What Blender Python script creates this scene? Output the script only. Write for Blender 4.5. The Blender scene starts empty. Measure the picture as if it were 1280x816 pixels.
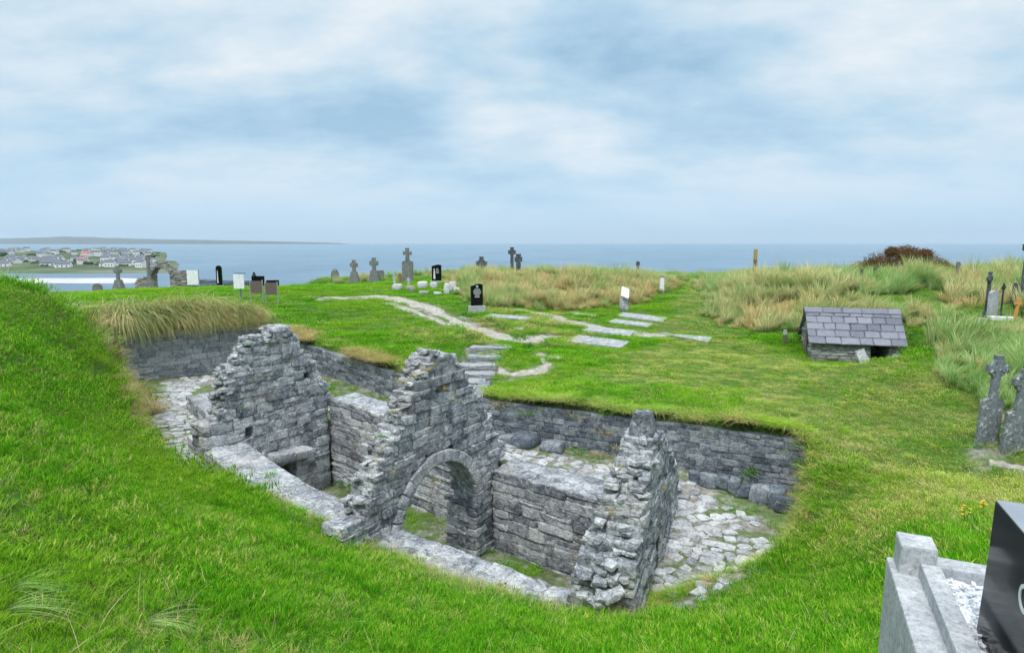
import bpy, bmesh, math, random
import numpy as np
from mathutils import Vector, Matrix
R = math.radians
rng = np.random.default_rng(11)
random.seed(5)
scene = bpy.context.scene
COL = scene.collection

# ------------------------------------------------------------------ camera
F = 760.0; PITCH = math.atan(104 / F); CP, SP = math.cos(PITCH), math.sin(PITCH)
cam = bpy.data.objects.new("camera", bpy.data.cameras.new("camera"))
COL.objects.link(cam); scene.camera = cam
cam.data.sensor_width = 36.0; cam.data.lens = 36.0 * F / 1280.0
cam.data.clip_start = 0.05; cam.data.clip_end = 60000
cam.rotation_euler = (R(90) - PITCH, 0, 0)

# ------------------------------------------------------------------ sky, sun, exposure
SUN_EL, SUN_AZ = R(56), R(-158)         # sun behind high cloud, high up and behind the camera to the left
world = bpy.data.worlds.new("World"); scene.world = world; world.use_nodes = True
wn = world.node_tree; wn.nodes.clear()
def N(nt, t, **kw):
    n = nt.nodes.new(t)
    for k, v in kw.items():
        if k.startswith('i_'):
            key = k[2:]; key = int(key) if key.isdigit() else key
            n.inputs[key].default_value = v
        else: setattr(n, k, v)
    return n
def L(nt, a, b): nt.links.new(a, b)
def ramp(nt, fac, stops, interp='LINEAR'):
    r = N(nt, 'ShaderNodeValToRGB'); cr = r.color_ramp; cr.interpolation = interp
    while len(cr.elements) < len(stops): cr.elements.new(0.5)
    for e, (p, c) in zip(cr.elements, stops):
        e.position = p; e.color = (c, c, c, 1) if isinstance(c, (int, float)) else (*c, 1)
    L(nt, fac, r.inputs[0]); return r.outputs[0]
def mixc(nt, fac, a, b, mode='MIX'):
    m = N(nt, 'ShaderNodeMix', data_type='RGBA', blend_type=mode)
    for s, v in ((m.inputs[0], fac), (m.inputs[6], a), (m.inputs[7], b)):
        if hasattr(v, 'links'): L(nt, v, s)
        elif isinstance(v, (int, float)): s.default_value = v if s.type == 'VALUE' else (v, v, v, 1)
        else: s.default_value = (*v, 1)
    return m.outputs[2]
def math_(nt, op, a, b=None, c=None, clamp=False):
    m = N(nt, 'ShaderNodeMath', operation=op, use_clamp=clamp)
    for i, v in enumerate((a, b, c)):
        if v is None: continue
        if hasattr(v, 'links'): L(nt, v, m.inputs[i])
        else: m.inputs[i].default_value = v
    return m.outputs[0]

def build_world():
    nt = wn
    tc = N(nt, 'ShaderNodeTexCoord'); sep = N(nt, 'ShaderNodeSeparateXYZ'); L(nt, tc.outputs['Generated'], sep.inputs[0])
    x, y, z = sep.outputs
    zc = math_(nt, 'MAXIMUM', z, 0.0)
    den = math_(nt, 'ADD', zc, 0.30)
    cu = math_(nt, 'DIVIDE', x, den); cv = math_(nt, 'DIVIDE', y, den)
    com = N(nt, 'ShaderNodeCombineXYZ'); L(nt, math_(nt, 'MULTIPLY', cu, .85), com.inputs[0]); L(nt, math_(nt, 'MULTIPLY', cv, 1.2), com.inputs[1])
    com.inputs[2].default_value = 4.3
    n1 = N(nt, 'ShaderNodeTexNoise', i_Scale=1.15, i_Detail=9.0, i_Roughness=0.54, i_Distortion=0.12); L(nt, com.outputs[0], n1.inputs[0])
    mp = N(nt, 'ShaderNodeMapping'); mp.inputs['Location'].default_value = (7.7, 2.3, 1.0); L(nt, com.outputs[0], mp.inputs[0])
    n2 = N(nt, 'ShaderNodeTexNoise', i_Scale=3.6, i_Detail=9.0, i_Roughness=0.6, i_Distortion=0.1); L(nt, mp.outputs[0], n2.inputs[0])
    f = math_(nt, 'ADD', math_(nt, 'MULTIPLY', n1.outputs[0], 0.72), math_(nt, 'MULTIPLY', n2.outputs[0], 0.28))
    cloud = ramp(nt, f, [(0.35, (0.33, 0.53, 0.72)), (0.425, (0.46, 0.66, 0.82)), (0.50, (0.65, 0.78, 0.88)), (0.585, (0.84, 0.89, 0.93))])
    # towards the horizon the cloud deck thins into an even pale blue
    hz = ramp(nt, zc, [(0.0, 1.0), (0.045, 0.8), (0.13, 0.25), (0.24, 0.0)])
    colr = mixc(nt, hz, cloud, (0.53, 0.74, 0.93))
    low = ramp(nt, z, [(0.0, 1.0), (0.02, 0.85), (0.06, 0.0)])
    # overcast luminance distribution: three times brighter overhead than at the horizon
    up = ramp(nt, z, [(0.0, 0.0), (0.34, 0.0), (0.95, 1.0)])
    gain = math_(nt, 'ADD', math_(nt, 'MULTIPLY', up, 1.55), 1.0)
    colr = mixc(nt, math_(nt, 'MULTIPLY', up, 0.75), colr, (0.93, 0.95, 0.97))
    vm = N(nt, 'ShaderNodeVectorMath', operation='SCALE'); L(nt, colr, vm.inputs[0]); L(nt, gain, vm.inputs['Scale'])
    sky = N(nt, 'ShaderNodeTexSky', sky_type='NISHITA', sun_disc=False, sun_elevation=SUN_EL, sun_rotation=SUN_AZ)
    b1 = N(nt, 'ShaderNodeBackground', i_Strength=0.06); L(nt, sky.outputs[0], b1.inputs[0])
    b2 = N(nt, 'ShaderNodeBackground', i_Strength=0.98); L(nt, vm.outputs[0], b2.inputs[0])
    ad = N(nt, 'ShaderNodeAddShader'); out = N(nt, 'ShaderNodeOutputWorld')
    mx = N(nt, 'ShaderNodeMixShader', i_0=0.94); L(nt, b1.outputs[0], mx.inputs[1]); L(nt, b2.outputs[0], mx.inputs[2])
    L(nt, mx.outputs[0], out.inputs[0])
build_world()
sun = bpy.data.objects.new("sun", bpy.data.lights.new("sun", 'SUN')); COL.objects.link(sun)
sun.data.energy = 2.0; sun.data.angle = R(9); sun.data.color = (1.0, 0.96, 0.9)
sd = Vector((math.sin(SUN_AZ) * math.cos(SUN_EL), math.cos(SUN_AZ) * math.cos(SUN_EL), math.sin(SUN_EL)))
sun.rotation_euler = sd.to_track_quat('Z', 'Y').to_euler()
scene.view_settings.view_transform = 'Standard'; scene.view_settings.look = 'None'
scene.view_settings.exposure = 0.12; scene.view_settings.gamma = 1.0
scene.view_settings.use_curve_mapping = False
scene.cycles.max_bounces = 6; scene.cycles.diffuse_bounces = 3; scene.cycles.transparent_max_bounces = 6
scene.cycles.volume_bounces = 0; HAZE = 5.5e-5

# ------------------------------------------------------------------ measuring helpers (survey points -> world points)
def ray(px, py):
    u = (px - 640) / F; v = (408 - py) / F
    return np.array([u, CP + v * SP, -SP + v * CP])
def PX(px, py, Y):
    d = ray(px, py); return d * (Y / d[1])
def PZ(px, py, z):
    d = ray(px, py); return d * (z / d[2])

# ------------------------------------------------------------------ small numpy noise
def _hash(ix, iy, s):
    h = (ix * 374761393 + iy * 668265263 + s * 1442695041) & 0xFFFFFFFF
    h = ((h ^ (h >> 13)) * 1274126177) & 0xFFFFFFFF
    return ((h ^ (h >> 16)) & 0xFFFF) / 65535.0
def vnoise(x, y, s=0):
    ix = np.floor(x).astype(np.int64); iy = np.floor(y).astype(np.int64); fx = x - ix; fy = y - iy
    fx = fx * fx * (3 - 2 * fx); fy = fy * fy * (3 - 2 * fy)
    a = _hash(ix, iy, s); b = _hash(ix + 1, iy, s); c = _hash(ix, iy + 1, s); d = _hash(ix + 1, iy + 1, s)
    return (a * (1 - fx) + b * fx) * (1 - fy) + (c * (1 - fx) + d * fx) * fy
def fbm(x, y, s=0, o=4):
    x = np.asarray(x, float); y = np.asarray(y, float); r = 0; a = 0.5
    for i in range(o): r = r + a * vnoise(x * 2 ** i, y * 2 ** i, s + i); a *= 0.5
    return r / (1 - 0.5 ** o)
def inside(poly, x, y):
    x = np.asarray(x); y = np.asarray(y); r = np.zeros(x.shape, bool); n = len(poly)
    for i in range(n):
        x1, y1 = poly[i]; x2, y2 = poly[(i + 1) % n]
        if y1 == y2: continue
        c = ((y1 > y) != (y2 > y)) & (x < (x2 - x1) * (y - y1) / (y2 - y1) + x1); r ^= c
    return r
def pdist(pts, x, y):
    x = np.asarray(x, float); y = np.asarray(y, float); d = np.full(x.shape, 1e9)
    for (x1, y1), (x2, y2) in zip(pts[:-1], pts[1:]):
        dx, dy = x2 - x1, y2 - y1; l = dx * dx + dy * dy + 1e-12
        t = np.clip(((x - x1) * dx + (y - y1) * dy) / l, 0, 1)
        d = np.minimum(d, np.hypot(x - x1 - t * dx, y - y1 - t * dy))
    return d
def sstep(a, b, v):
    t = np.clip((v - a) / (b - a), 0, 1); return t * t * (3 - 2 * t)
class RBF:
    def __init__(s, pts, sm=0.02):
        P = np.array(pts, float); s.p = P[:, :2]; n = len(P)
        d = np.hypot(P[:, None, 0] - P[None, :, 0], P[:, None, 1] - P[None, :, 1])
        A = np.zeros((n + 3, n + 3)); A[:n, :n] = -d - np.eye(n) * sm * -1
        A[:n, n] = 1; A[:n, n + 1:] = s.p; A[n, :n] = 1; A[n + 1:, :n] = s.p.T
        s.w = np.linalg.solve(A, np.r_[P[:, 2], 0, 0, 0]); s.n = n
    def __call__(s, x, y):
        x = np.asarray(x, float); y = np.asarray(y, float)
        r = s.w[s.n] + s.w[s.n + 1] * x + s.w[s.n + 2] * y
        for (a, b), w in zip(s.p, s.w[:s.n]): r = r - w * np.sqrt((x - a) ** 2 + (y - b) ** 2 + 0.04)
        return r

# ------------------------------------------------------------------ plan of the site
FLOOR = -7.0
W2 = lambda p: (float(p[0]), float(p[1]))
# front (pit side) lines of the retaining walls
RW_A = (-15.7, 21.5); RW_B = (-10.6, 25.2); RW_C = (-3.9, 19.5); RW_D = (-2.35, 18.0)
RW_E = (-0.87, 16.1); RW_F = (6.25, 12.3)
STEP_L = [(-2.35, 18.0), (-2.0, 19.8), (-1.75, 22.8)]
STEP_R = [(0.0, 22.8), (-0.45, 19.6), (-0.87, 16.1)]
bank = [PX(1008, 535, 12.4), PX(1014, 570, 11.6), PX(1014, 612, 10.7), PX(1008, 656, 10.0), PX(966, 692, 9.45), PX(905, 715, 9.15), PX(850, 745, 8.85), PX(800, 765, 8.55)]
near = [PX(775, 768, 8.25), PX(726, 771, 8.15), PX(654, 756, 8.4), PX(606, 741, 8.75), PX(565, 729, 9.1), PX(513, 706, 9.55), PX(458, 684, 10.1),
        PX(375, 642, 11.2), PX(335, 624, 11.75), PX(272, 597, 13.0), PX(240, 592, 13.4)]
left = [PX(201, 574, 13.9), PX(184, 547, 15.0), PX(174, 519, 16.2), PX(156, 480, 18.2), PX(140, 450, 20.0), PX(124, 417, 22.0)]
def off(p, q, d):      # shift a segment to the left-hand side of p->q by d
    v = np.array(q) - np.array(p); n = np.array([-v[1], v[0]]) / np.hypot(*v) * d
    return W2(np.array(p) + n), W2(np.array(q) + n)
PIT = [W2(p) for p in bank] + [W2(p) for p in near] + [W2(p) for p in left]
o1 = off(RW_A, RW_B, .16); o2 = off(RW_B, RW_C, .16); o3 = off(RW_C, RW_D, .16); o4 = off(RW_E, RW_F, .16)
PIT += [o1[0], W2(((o1[1][0] + o2[0][0]) / 2, (o1[1][1] + o2[0][1]) / 2)), o2[1], o3[1], STEP_L[1], STEP_L[2], STEP_R[0], STEP_R[1], o4[0], o4[1]]
# church plan
G1 = (np.array([-5.3, 17.0]), np.array([-7.45, 14.2]))      # inner face of far gable, far end -> near end
AW = (np.array([-0.30, 13.45]), np.array([-2.86, 9.62]))       # front face of arch wall
G2 = (np.array([3.35, 11.75]), np.array([1.71, 8.0]))       # outer face of near gable
CHURCH = [(-7.9, 14.6), (-5.5, 17.5), (-2.4, 15.9), (-1.0, 14.5), (1.9, 12.3), (3.0, 11.6), (1.6, 8.75), (0.7, 8.95), (-2.3, 10.7), (-5.0, 12.0), (-7.0, 13.9)]

ctrl = []
def cp(*a): ctrl.append(a)
for p in bank + left: cp(*p)
for p in near: cp(p[0], p[1], p[2] + (0.02 if p is not near[0] else 0))
for (x, y, z) in [(0, 0, -1.75), (0, -4, -1.3), (-5, -4, -1.0), (6, -4, -1.6), (1.2, 2.2, -2.35), (0, 2.6, -2.5), (-2.4, 2.4, -2.05), (0, 5.2, -4.05),
                  (-14, -14, -1.5), (14, -14, -2.2), (0, -14, -1.8), (-30, 0, -2.5), (30, 0, -3.0), (3.0, 2.8, -2.6)]: cp(x, y, z)
for (px, py, Y) in [(0, 600, 5.0), (0, 500, 7.2), (0, 420, 10.5), (0, 374, 13.5), (60, 362, 15.5), (125, 372, 19.0), (60, 450, 11.5), (100, 520, 10.5), (120, 600, 7.8), (200, 680, 6.0), (300, 720, 6.0), (130, 460, 15), (150, 540, 12),
                    (400, 720, 7.2), (330, 660, 8.9), (250, 620, 9.8), (480, 745, 7.2), (600, 780, 6.8), (720, 800, 6.6), (850, 790, 6.8), (950, 760, 6.9), (1000, 800, 5.2),
                    (1040, 700, 8.2), (1100, 650, 8.6), (1060, 600, 10.4), (1150, 670, 7.4), (1230, 640, 8.0), (1100, 540, 12.6), (1180, 580, 10.6), (1275, 585, 10.2), (1237, 546, 10.7), (1270, 552, 10.5), (1210, 546, 10.9), (1280, 560, 10.6),
                    (1050, 500, 14.8), (1000, 460, 18.2), (900, 470, 17.8), (800, 500, 15.3), (700, 480, 17.0), (640, 480, 17.4), (900, 430, 22.5), (760, 430, 23.5), (680, 440, 21.8),
                    (1065, 445, 19.8), (1000, 438, 20.8), (1130, 445, 19.2), (870, 400, 27.5), (870, 365, 39), (850, 350, 50), (840, 346, 60),
                    (596, 392, 29), (700, 388, 31.5), (800, 380, 34), (620, 400, 27.5), (540, 385, 29), (450, 385, 29), (350, 385, 29.5), (500, 430, 22.4), (420, 410, 24.8), (560, 440, 21.6),
                    (470, 362, 38), (350, 358, 40), (250, 360, 40), (180, 362, 38), (500, 354, 44), (560, 352, 46), (400, 346, 54), (640, 350, 50),
                    (1180, 465, 14.6), (1150, 430, 18), (1232, 398, 21.5), (1275, 400, 21), (1200, 500, 12.9), (1270, 470, 13.2), (1240, 430, 16.5), (1280, 430, 16)]:
    cp(*PX(px, py, Y))
for (px, Y, z) in [(600, 43, -2.75), (700, 42, -2.45), (800, 43, -2.6), (850, 47, -3.1), (890, 38, -2.9), (940, 34, -2.45), (1000, 31, -2.05), (1070, 29, -1.95), (1140, 28, -1.85), (1200, 28, -2.0), (1270, 29, -2.2), (940, 45, -3.0),
                   (1065, 24, -2.7), (1110, 23.5, -2.6), (1000, 24.5, -2.9), (950, 26, -3.2), (230, 26.5, -2.62), (160, 25.5, -2.5), (300, 28, -3.1), (420, 27, -3.5), (1400, 20, -2.4), (1500, 10, -2.8), (-150, 16, -1.5), (-300, 14, -1.9), (-150, 30, -2.9), (0, 26, -2.6), (60, 24, -2.3)]:
    cp((px - 640) / F * Y, Y, z)
for i in range(len(near)): pass
# the plateau drops from its edge down to the shore
for a in range(-80, 85, 10):
    t = R(a)
    for r, z in ((75, -3.6), (84, -5.5), (120, -17.5), (170, -19.5), (260, -22)):
        if a < -18 and r > 60:
            r, z = {75: (52, -4.2), 84: (60, -6.0), 120: (100, -14.5), 170: (170, -18.5), 260: (260, -22)}[r]
        cp(math.sin(t) * r, math.cos(t) * r, z)
for p in o1 + o2 + o3 + o4: cp(p[0], p[1], -3.22 if p in o1 else (-3.45 if p == o2[0] else (-3.95 if p == o2[1] else -4.0)))
for (p_, q_, za, zb) in ((o4[0], o4[1], -4.0, -3.9), (o2[0], o2[1], -3.42, -3.95), (o1[0], o1[1], -3.2, -3.25)):
    for t in (.2, .4, .6, .8):
        cp(p_[0] + (q_[0] - p_[0]) * t, p_[1] + (q_[1] - p_[1]) * t, za + (zb - za) * t); cp(p_[0] + (q_[0] - p_[0]) * t + .25, p_[1] + (q_[1] - p_[1]) * t + .5, za + (zb - za) * t + .05)
OUT = RBF(ctrl)
fl = [(-15.2, 21.9, -5.2), (-10.8, 24.8, -5.2), (-12, 21, -5.15), (-10.5, 18.5, -5.2), (-9.3, 16, -5.35), (-8.6, 14.5, -5.45), (-7.6, 13.5, -5.5), (-4.2, 19.0, -5.2), (-7.5, 20.5, -5.1), (-4, 17.2, -5.15), (-2, 17.2, -5.15), (-0.9, 15.4, -5.2), (2.5, 13.6, -5.25), (5.8, 12.0, -5.35),
      (4.5, 11.4, -5.5), (5.0, 10.2, -5.55), (3.8, 10.4, -5.55), (3.0, 9.4, -5.6), (2.6, 8.8, -5.65), (-0.3, 14.2, -5.2), (1.9, 12.9, -5.2), (3.6, 12.3, -5.3), (-1.3, 19.3, -4.85), (-1.0, 21.4, -4.0), (-1.0, 22.9, -3.75), (0, 7, -5.6), (-3, 9, -5.4)]
FL = RBF(fl)
_sil = [(p[0] / p[1], p[1], p[2]) for p in left[::-1] + near[::-1] + bank[:2:-1]]
_sil = sorted(_sil); _sa = np.array([q[0] for q in _sil]); _sy = np.array([q[1] for q in _sil]); _sz = np.array([q[2] for q in _sil])
DUNE1 = [(-2.6, 32), (-1.2, 30.5), (1, 31), (4, 31.5), (7.5, 34), (10, 38), (12.5, 44), (11, 52), (2, 52), (-4.5, 52), (-5, 44), (-3.6, 36)]
DUNE2 = [(8.6, 25.2), (9.6, 23.6), (12.2, 22.4), (15, 21.3), (15.2, 18.5), (13.5, 15.6), (11.3, 15.0), (10.6, 13.4), (9.6, 12.1), (9.2, 11.2), (10.8, 11.2), (13, 12), (19, 12), (28, 14), (40, 20), (40, 60), (22, 60), (14, 48), (12, 40), (10.2, 32), (8.8, 28)]
def hollow(x, y, z):
    # the bank in front of the pit is hollow: it never rises above the straight line from its brow to the pit edge
    a = x / np.maximum(y, .3); ok = (a > _sa[0]) & (a < _sa[-1]) & (y > .8)
    ye = np.interp(a, _sa, _sy); ze = np.interp(a, _sa, _sz); f = y / ye
    lim = ze * f - .07 - .30 * np.clip(1 - f, 0, 1) * np.clip(f, 0, 1) * 2
    lim = np.where(ok & (f < 1.0), lim, 1e3); k = .06
    d = np.clip((lim - z) / k, -30, 30); return np.where(lim < 100, z + np.minimum(0, lim - z), z)
def terrain_h(x, y):
    x = np.asarray(x, float); y = np.asarray(y, float)
    r = np.hypot(x, y)
    o = OUT(x, y) + (fbm(x * .55, y * .55, 3) - .5) * .16 * sstep(2, 8, r) + (fbm(x * 1.9, y * 1.9, 9, 3) - .5) * .15
    for D_ in (DUNE1, DUNE2):
        e_ = np.where(inside(D_, x, y), sstep(0, 2.2, pdist(D_ + D_[:1], x, y)), 0)
        o = o + e_ * ((fbm(x * .42, y * .42, 37, 3) - .47) * 1.0)
    hq = np.hypot((x - 12.0) * .8, (y - 19.3) * 1.3); o = o + (PX(1065, 447, 19.4)[2] - .16 - o) * sstep(3.1, 1.7, hq)
    o = hollow(x, y, o)
    o = np.where(r > 240, np.minimum(o, -22), o)
    f = FL(x, y) + (fbm(x * 1.3, y * 1.3, 21, 3) - .5) * .10
    f = np.where(inside(CHURCH, x, y), FLOOR + (fbm(x * 1.1, y * 1.1, 5, 3) - .5) * .16, f)
    inn = inside(PIT, x, y)
    ds = pdist([W2(p) for p in bank[1:]], x, y)
    w = np.where(inn, np.where(ds < .3, sstep(-.05, .25, ds), 1.0), 0.0)
    dl = pdist([W2(p) for p in left], x, y); w = np.where(inn & (dl < .5), sstep(-.05, .45, dl), w)
    return o * (1 - w) + f * w
def axis(lo, hi, flo, fhi, fine, grow):
    c = list(np.arange(flo, fhi, fine)); s = fine; v = fhi
    while v < hi: c.append(v); s *= grow; v += s
    c.append(hi); s = fine; v = flo - fine; pre = []
    while v > lo: pre.append(v); s *= grow; v -= s
    pre.append(lo); return np.array(pre[::-1] + c)
AX = axis(-290, 290, -16, 12, .085, 1.035); AY = axis(-60, 290, 1.0, 27, .085, 1.035)
GX, GY = np.meshgrid(AX, AY, indexing='ij'); GZ = terrain_h(GX.ravel(), GY.ravel()).reshape(GX.shape)
def Z(x, y):
    x = np.clip(np.asarray(x, float), AX[0], AX[-1] - 1e-6); y = np.clip(np.asarray(y, float), AY[0], AY[-1] - 1e-6)
    i = np.clip(np.searchsorted(AX, x, 'right') - 1, 0, len(AX) - 2); j = np.clip(np.searchsorted(AY, y, 'right') - 1, 0, len(AY) - 2)
    fx = (x - AX[i]) / (AX[i + 1] - AX[i]); fy = (y - AY[j]) / (AY[j + 1] - AY[j])
    return (GZ[i, j] * (1 - fx) + GZ[i + 1, j] * fx) * (1 - fy) + (GZ[i, j + 1] * (1 - fx) + GZ[i + 1, j + 1] * fx) * fy
def hit(px, py, tmin=1.5, tmax=120):
    d = ray(px, py); d = d / d[1]
    t = np.exp(np.linspace(math.log(tmin), math.log(tmax), 1500))
    g = Z(d[0] * t, t) - d[2] * t
    k = np.argmax(g > 0)
    if not (g > 0).any(): k = np.argmax(g)
    return np.array([d[0] * t[k], t[k], float(Z(d[0] * t[k], t[k]))])

# ------------------------------------------------------------------ object helpers
def tag(o, label=None, cat=None, group=None, kind=None):
    if label: o['label'] = label
    if cat: o['category'] = cat
    if group: o['group'] = group
    if kind: o['kind'] = kind
    return o
def thing(name, label, cat, loc=(0, 0, 0), rotz=0, group=None):
    o = bpy.data.objects.new(name, None); COL.objects.link(o); o.empty_display_size = .2
    o.location = loc; o.rotation_euler = (0, 0, rotz); return tag(o, label, cat, group)
def mesh_np(name, V, Fq, mat, parent=None, smooth=True, attrs=None):
    V = np.asarray(V, np.float32); Fq = np.asarray(Fq, np.int32); k = Fq.shape[1]
    me = bpy.data.meshes.new(name); me.vertices.add(len(V)); me.vertices.foreach_set('co', V.ravel())
    me.loops.add(Fq.size); me.loops.foreach_set('vertex_index', Fq.ravel())
    me.polygons.add(len(Fq)); me.polygons.foreach_set('loop_start', np.arange(0, Fq.size, k, dtype=np.int32))
    me.polygons.foreach_set('use_smooth', np.full(len(Fq), smooth))
    for an, av in (attrs or {}).items():
        a = me.attributes.new(an, 'FLOAT', 'POINT'); a.data.foreach_set('value', np.asarray(av, np.float32))
    me.update(calc_edges=True)
    if mat: me.materials.append(mat)
    o = bpy.data.objects.new(name, me); COL.objects.link(o)
    if parent is not None: o.parent = parent
    return o
class MB:
    def __init__(s): s.bm = bmesh.new()
    def box(s, c, d, rz=0, rx=0, ry=0, taper=1.0, bevel=0):
        m = Matrix.Translation(c) @ Matrix.Rotation(rz, 4, 'Z') @ Matrix.Rotation(ry, 4, 'Y') @ Matrix.Rotation(rx, 4, 'X')
        vs = [s.bm.verts.new(m @ Vector((sx * d[0] / 2 * (taper if sz > 0 else 1), sy * d[1] / 2 * (taper if sz > 0 else 1), sz * d[2] / 2))) for sz in (-1, 1) for sx, sy in ((-1, -1), (1, -1), (1, 1), (-1, 1))]
        fs = [s.bm.faces.new([vs[i] for i in f]) for f in ((3, 2, 1, 0), (4, 5, 6, 7), (0, 1, 5, 4), (1, 2, 6, 5), (2, 3, 7, 6), (3, 0, 4, 7))]
        if bevel:
            es = {e for f in fs for e in f.edges}; bmesh.ops.bevel(s.bm, geom=list(es), offset=bevel, segments=2, profile=.6, affect='EDGES')
        return s
    def prism(s, out, t, m=None, y0=0):      # outline in XZ, thickness along Y
        m = m or Matrix()
        a = [s.bm.verts.new(m @ Vector((x, y0 - t / 2, z))) for x, z in out]; b = [s.bm.verts.new(m @ Vector((x, y0 + t / 2, z))) for x, z in out]
        n = len(out); s.bm.faces.new(a); s.bm.faces.new(b[::-1])
        for i in range(n): s.bm.faces.new([a[(i + 1) % n], a[i], b[i], b[(i + 1) % n]])
        return s
    def tube(s, p, q, r0, r1=None, n=10):
        r1 = r0 if r1 is None else r1; p = Vector(p); q = Vector(q); d = (q - p).normalized(); u = d.orthogonal().normalized(); w = d.cross(u)
        a = [s.bm.verts.new(p + (u * math.cos(k * 2 * math.pi / n) + w * math.sin(k * 2 * math.pi / n)) * r0) for k in range(n)]
        b = [s.bm.verts.new(q + (u * math.cos(k * 2 * math.pi / n) + w * math.sin(k * 2 * math.pi / n)) * r1) for k in range(n)]
        s.bm.faces.new(a[::-1]); s.bm.faces.new(b)
        for i in range(n): s.bm.faces.new([a[i], a[(i + 1) % n], b[(i + 1) % n], b[i]])
        return s
    def ring(s, c, ro, ri, t, n=28):         # flat ring in XZ
        vs = []
        for k in range(n):
            a = k * 2 * math.pi / n; ca, sa = math.cos(a), math.sin(a)
            vs.append([s.bm.verts.new(Vector((c[0] + r * ca, c[1] + y, c[2] + r * sa))) for r, y in ((ri, -t / 2), (ro, -t / 2), (ro, t / 2), (ri, t / 2))])
        for k in range(n):
            a, b = vs[k], vs[(k + 1) % n]
            for i in range(4): s.bm.faces.new([a[i], a[(i + 1) % 4], b[(i + 1) % 4], b[i]])
        return s
    def rough(s, amp, cuts=2, seed=0):
        bmesh.ops.subdivide_edges(s.bm, edges=s.bm.edges[:], cuts=cuts, use_grid_fill=True)
        r = random.Random(seed)
        for v in s.bm.verts: v.co += Vector((r.gauss(0, amp), r.gauss(0, amp), r.gauss(0, amp)))
        return s
    def build(s, name, mat, parent=None, smooth=False, bevel=0):
        bmesh.ops.recalc_face_normals(s.bm, faces=s.bm.faces[:])
        me = bpy.data.meshes.new(name); s.bm.to_mesh(me); s.bm.free()
        if mat: me.materials.append(mat)
        for p in me.polygons: p.use_smooth = smooth
        o = bpy.data.objects.new(name, me); COL.objects.link(o)
        if bevel:
            b = o.modifiers.new('bevel', 'BEVEL'); b.width = bevel; b.segments = 2; b.limit_method = 'ANGLE'
        if parent is not None: o.parent = parent
        return o

# ------------------------------------------------------------------ materials
def new_mat(name, rough=.85, spec=.3):
    m = bpy.data.materials.new(name); m.use_nodes = True; nt = m.node_tree
    b = nt.nodes['Principled BSDF']; b.inputs['Roughness'].default_value = rough; b.inputs['Specular IOR Level'].default_value = spec
    return m, nt, b
def posn(nt, scale=1.0, stretch=(1, 1, 1), obj=False):
    g = N(nt, 'ShaderNodeTexCoord').outputs['Object'] if obj else N(nt, 'ShaderNodeNewGeometry').outputs['Position']
    mp = N(nt, 'ShaderNodeMapping'); mp.inputs['Scale'].default_value = tuple(scale * s for s in stretch); L(nt, g, mp.inputs[0]); return mp.outputs[0]
def noise(nt, vec, sc, det=5, ro=.55, dist=0):
    n = N(nt, 'ShaderNodeTexNoise', i_Scale=sc, i_Detail=float(det), i_Roughness=ro, i_Distortion=dist); L(nt, vec, n.inputs[0]); return n.outputs[0]
def bump(nt, b, h, s=.5, d=.02):
    bp = N(nt, 'ShaderNodeBump', i_Strength=s, i_Distance=d); L(nt, h, bp.inputs['Height']); L(nt, bp.outputs[0], b.inputs['Normal'])
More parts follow.
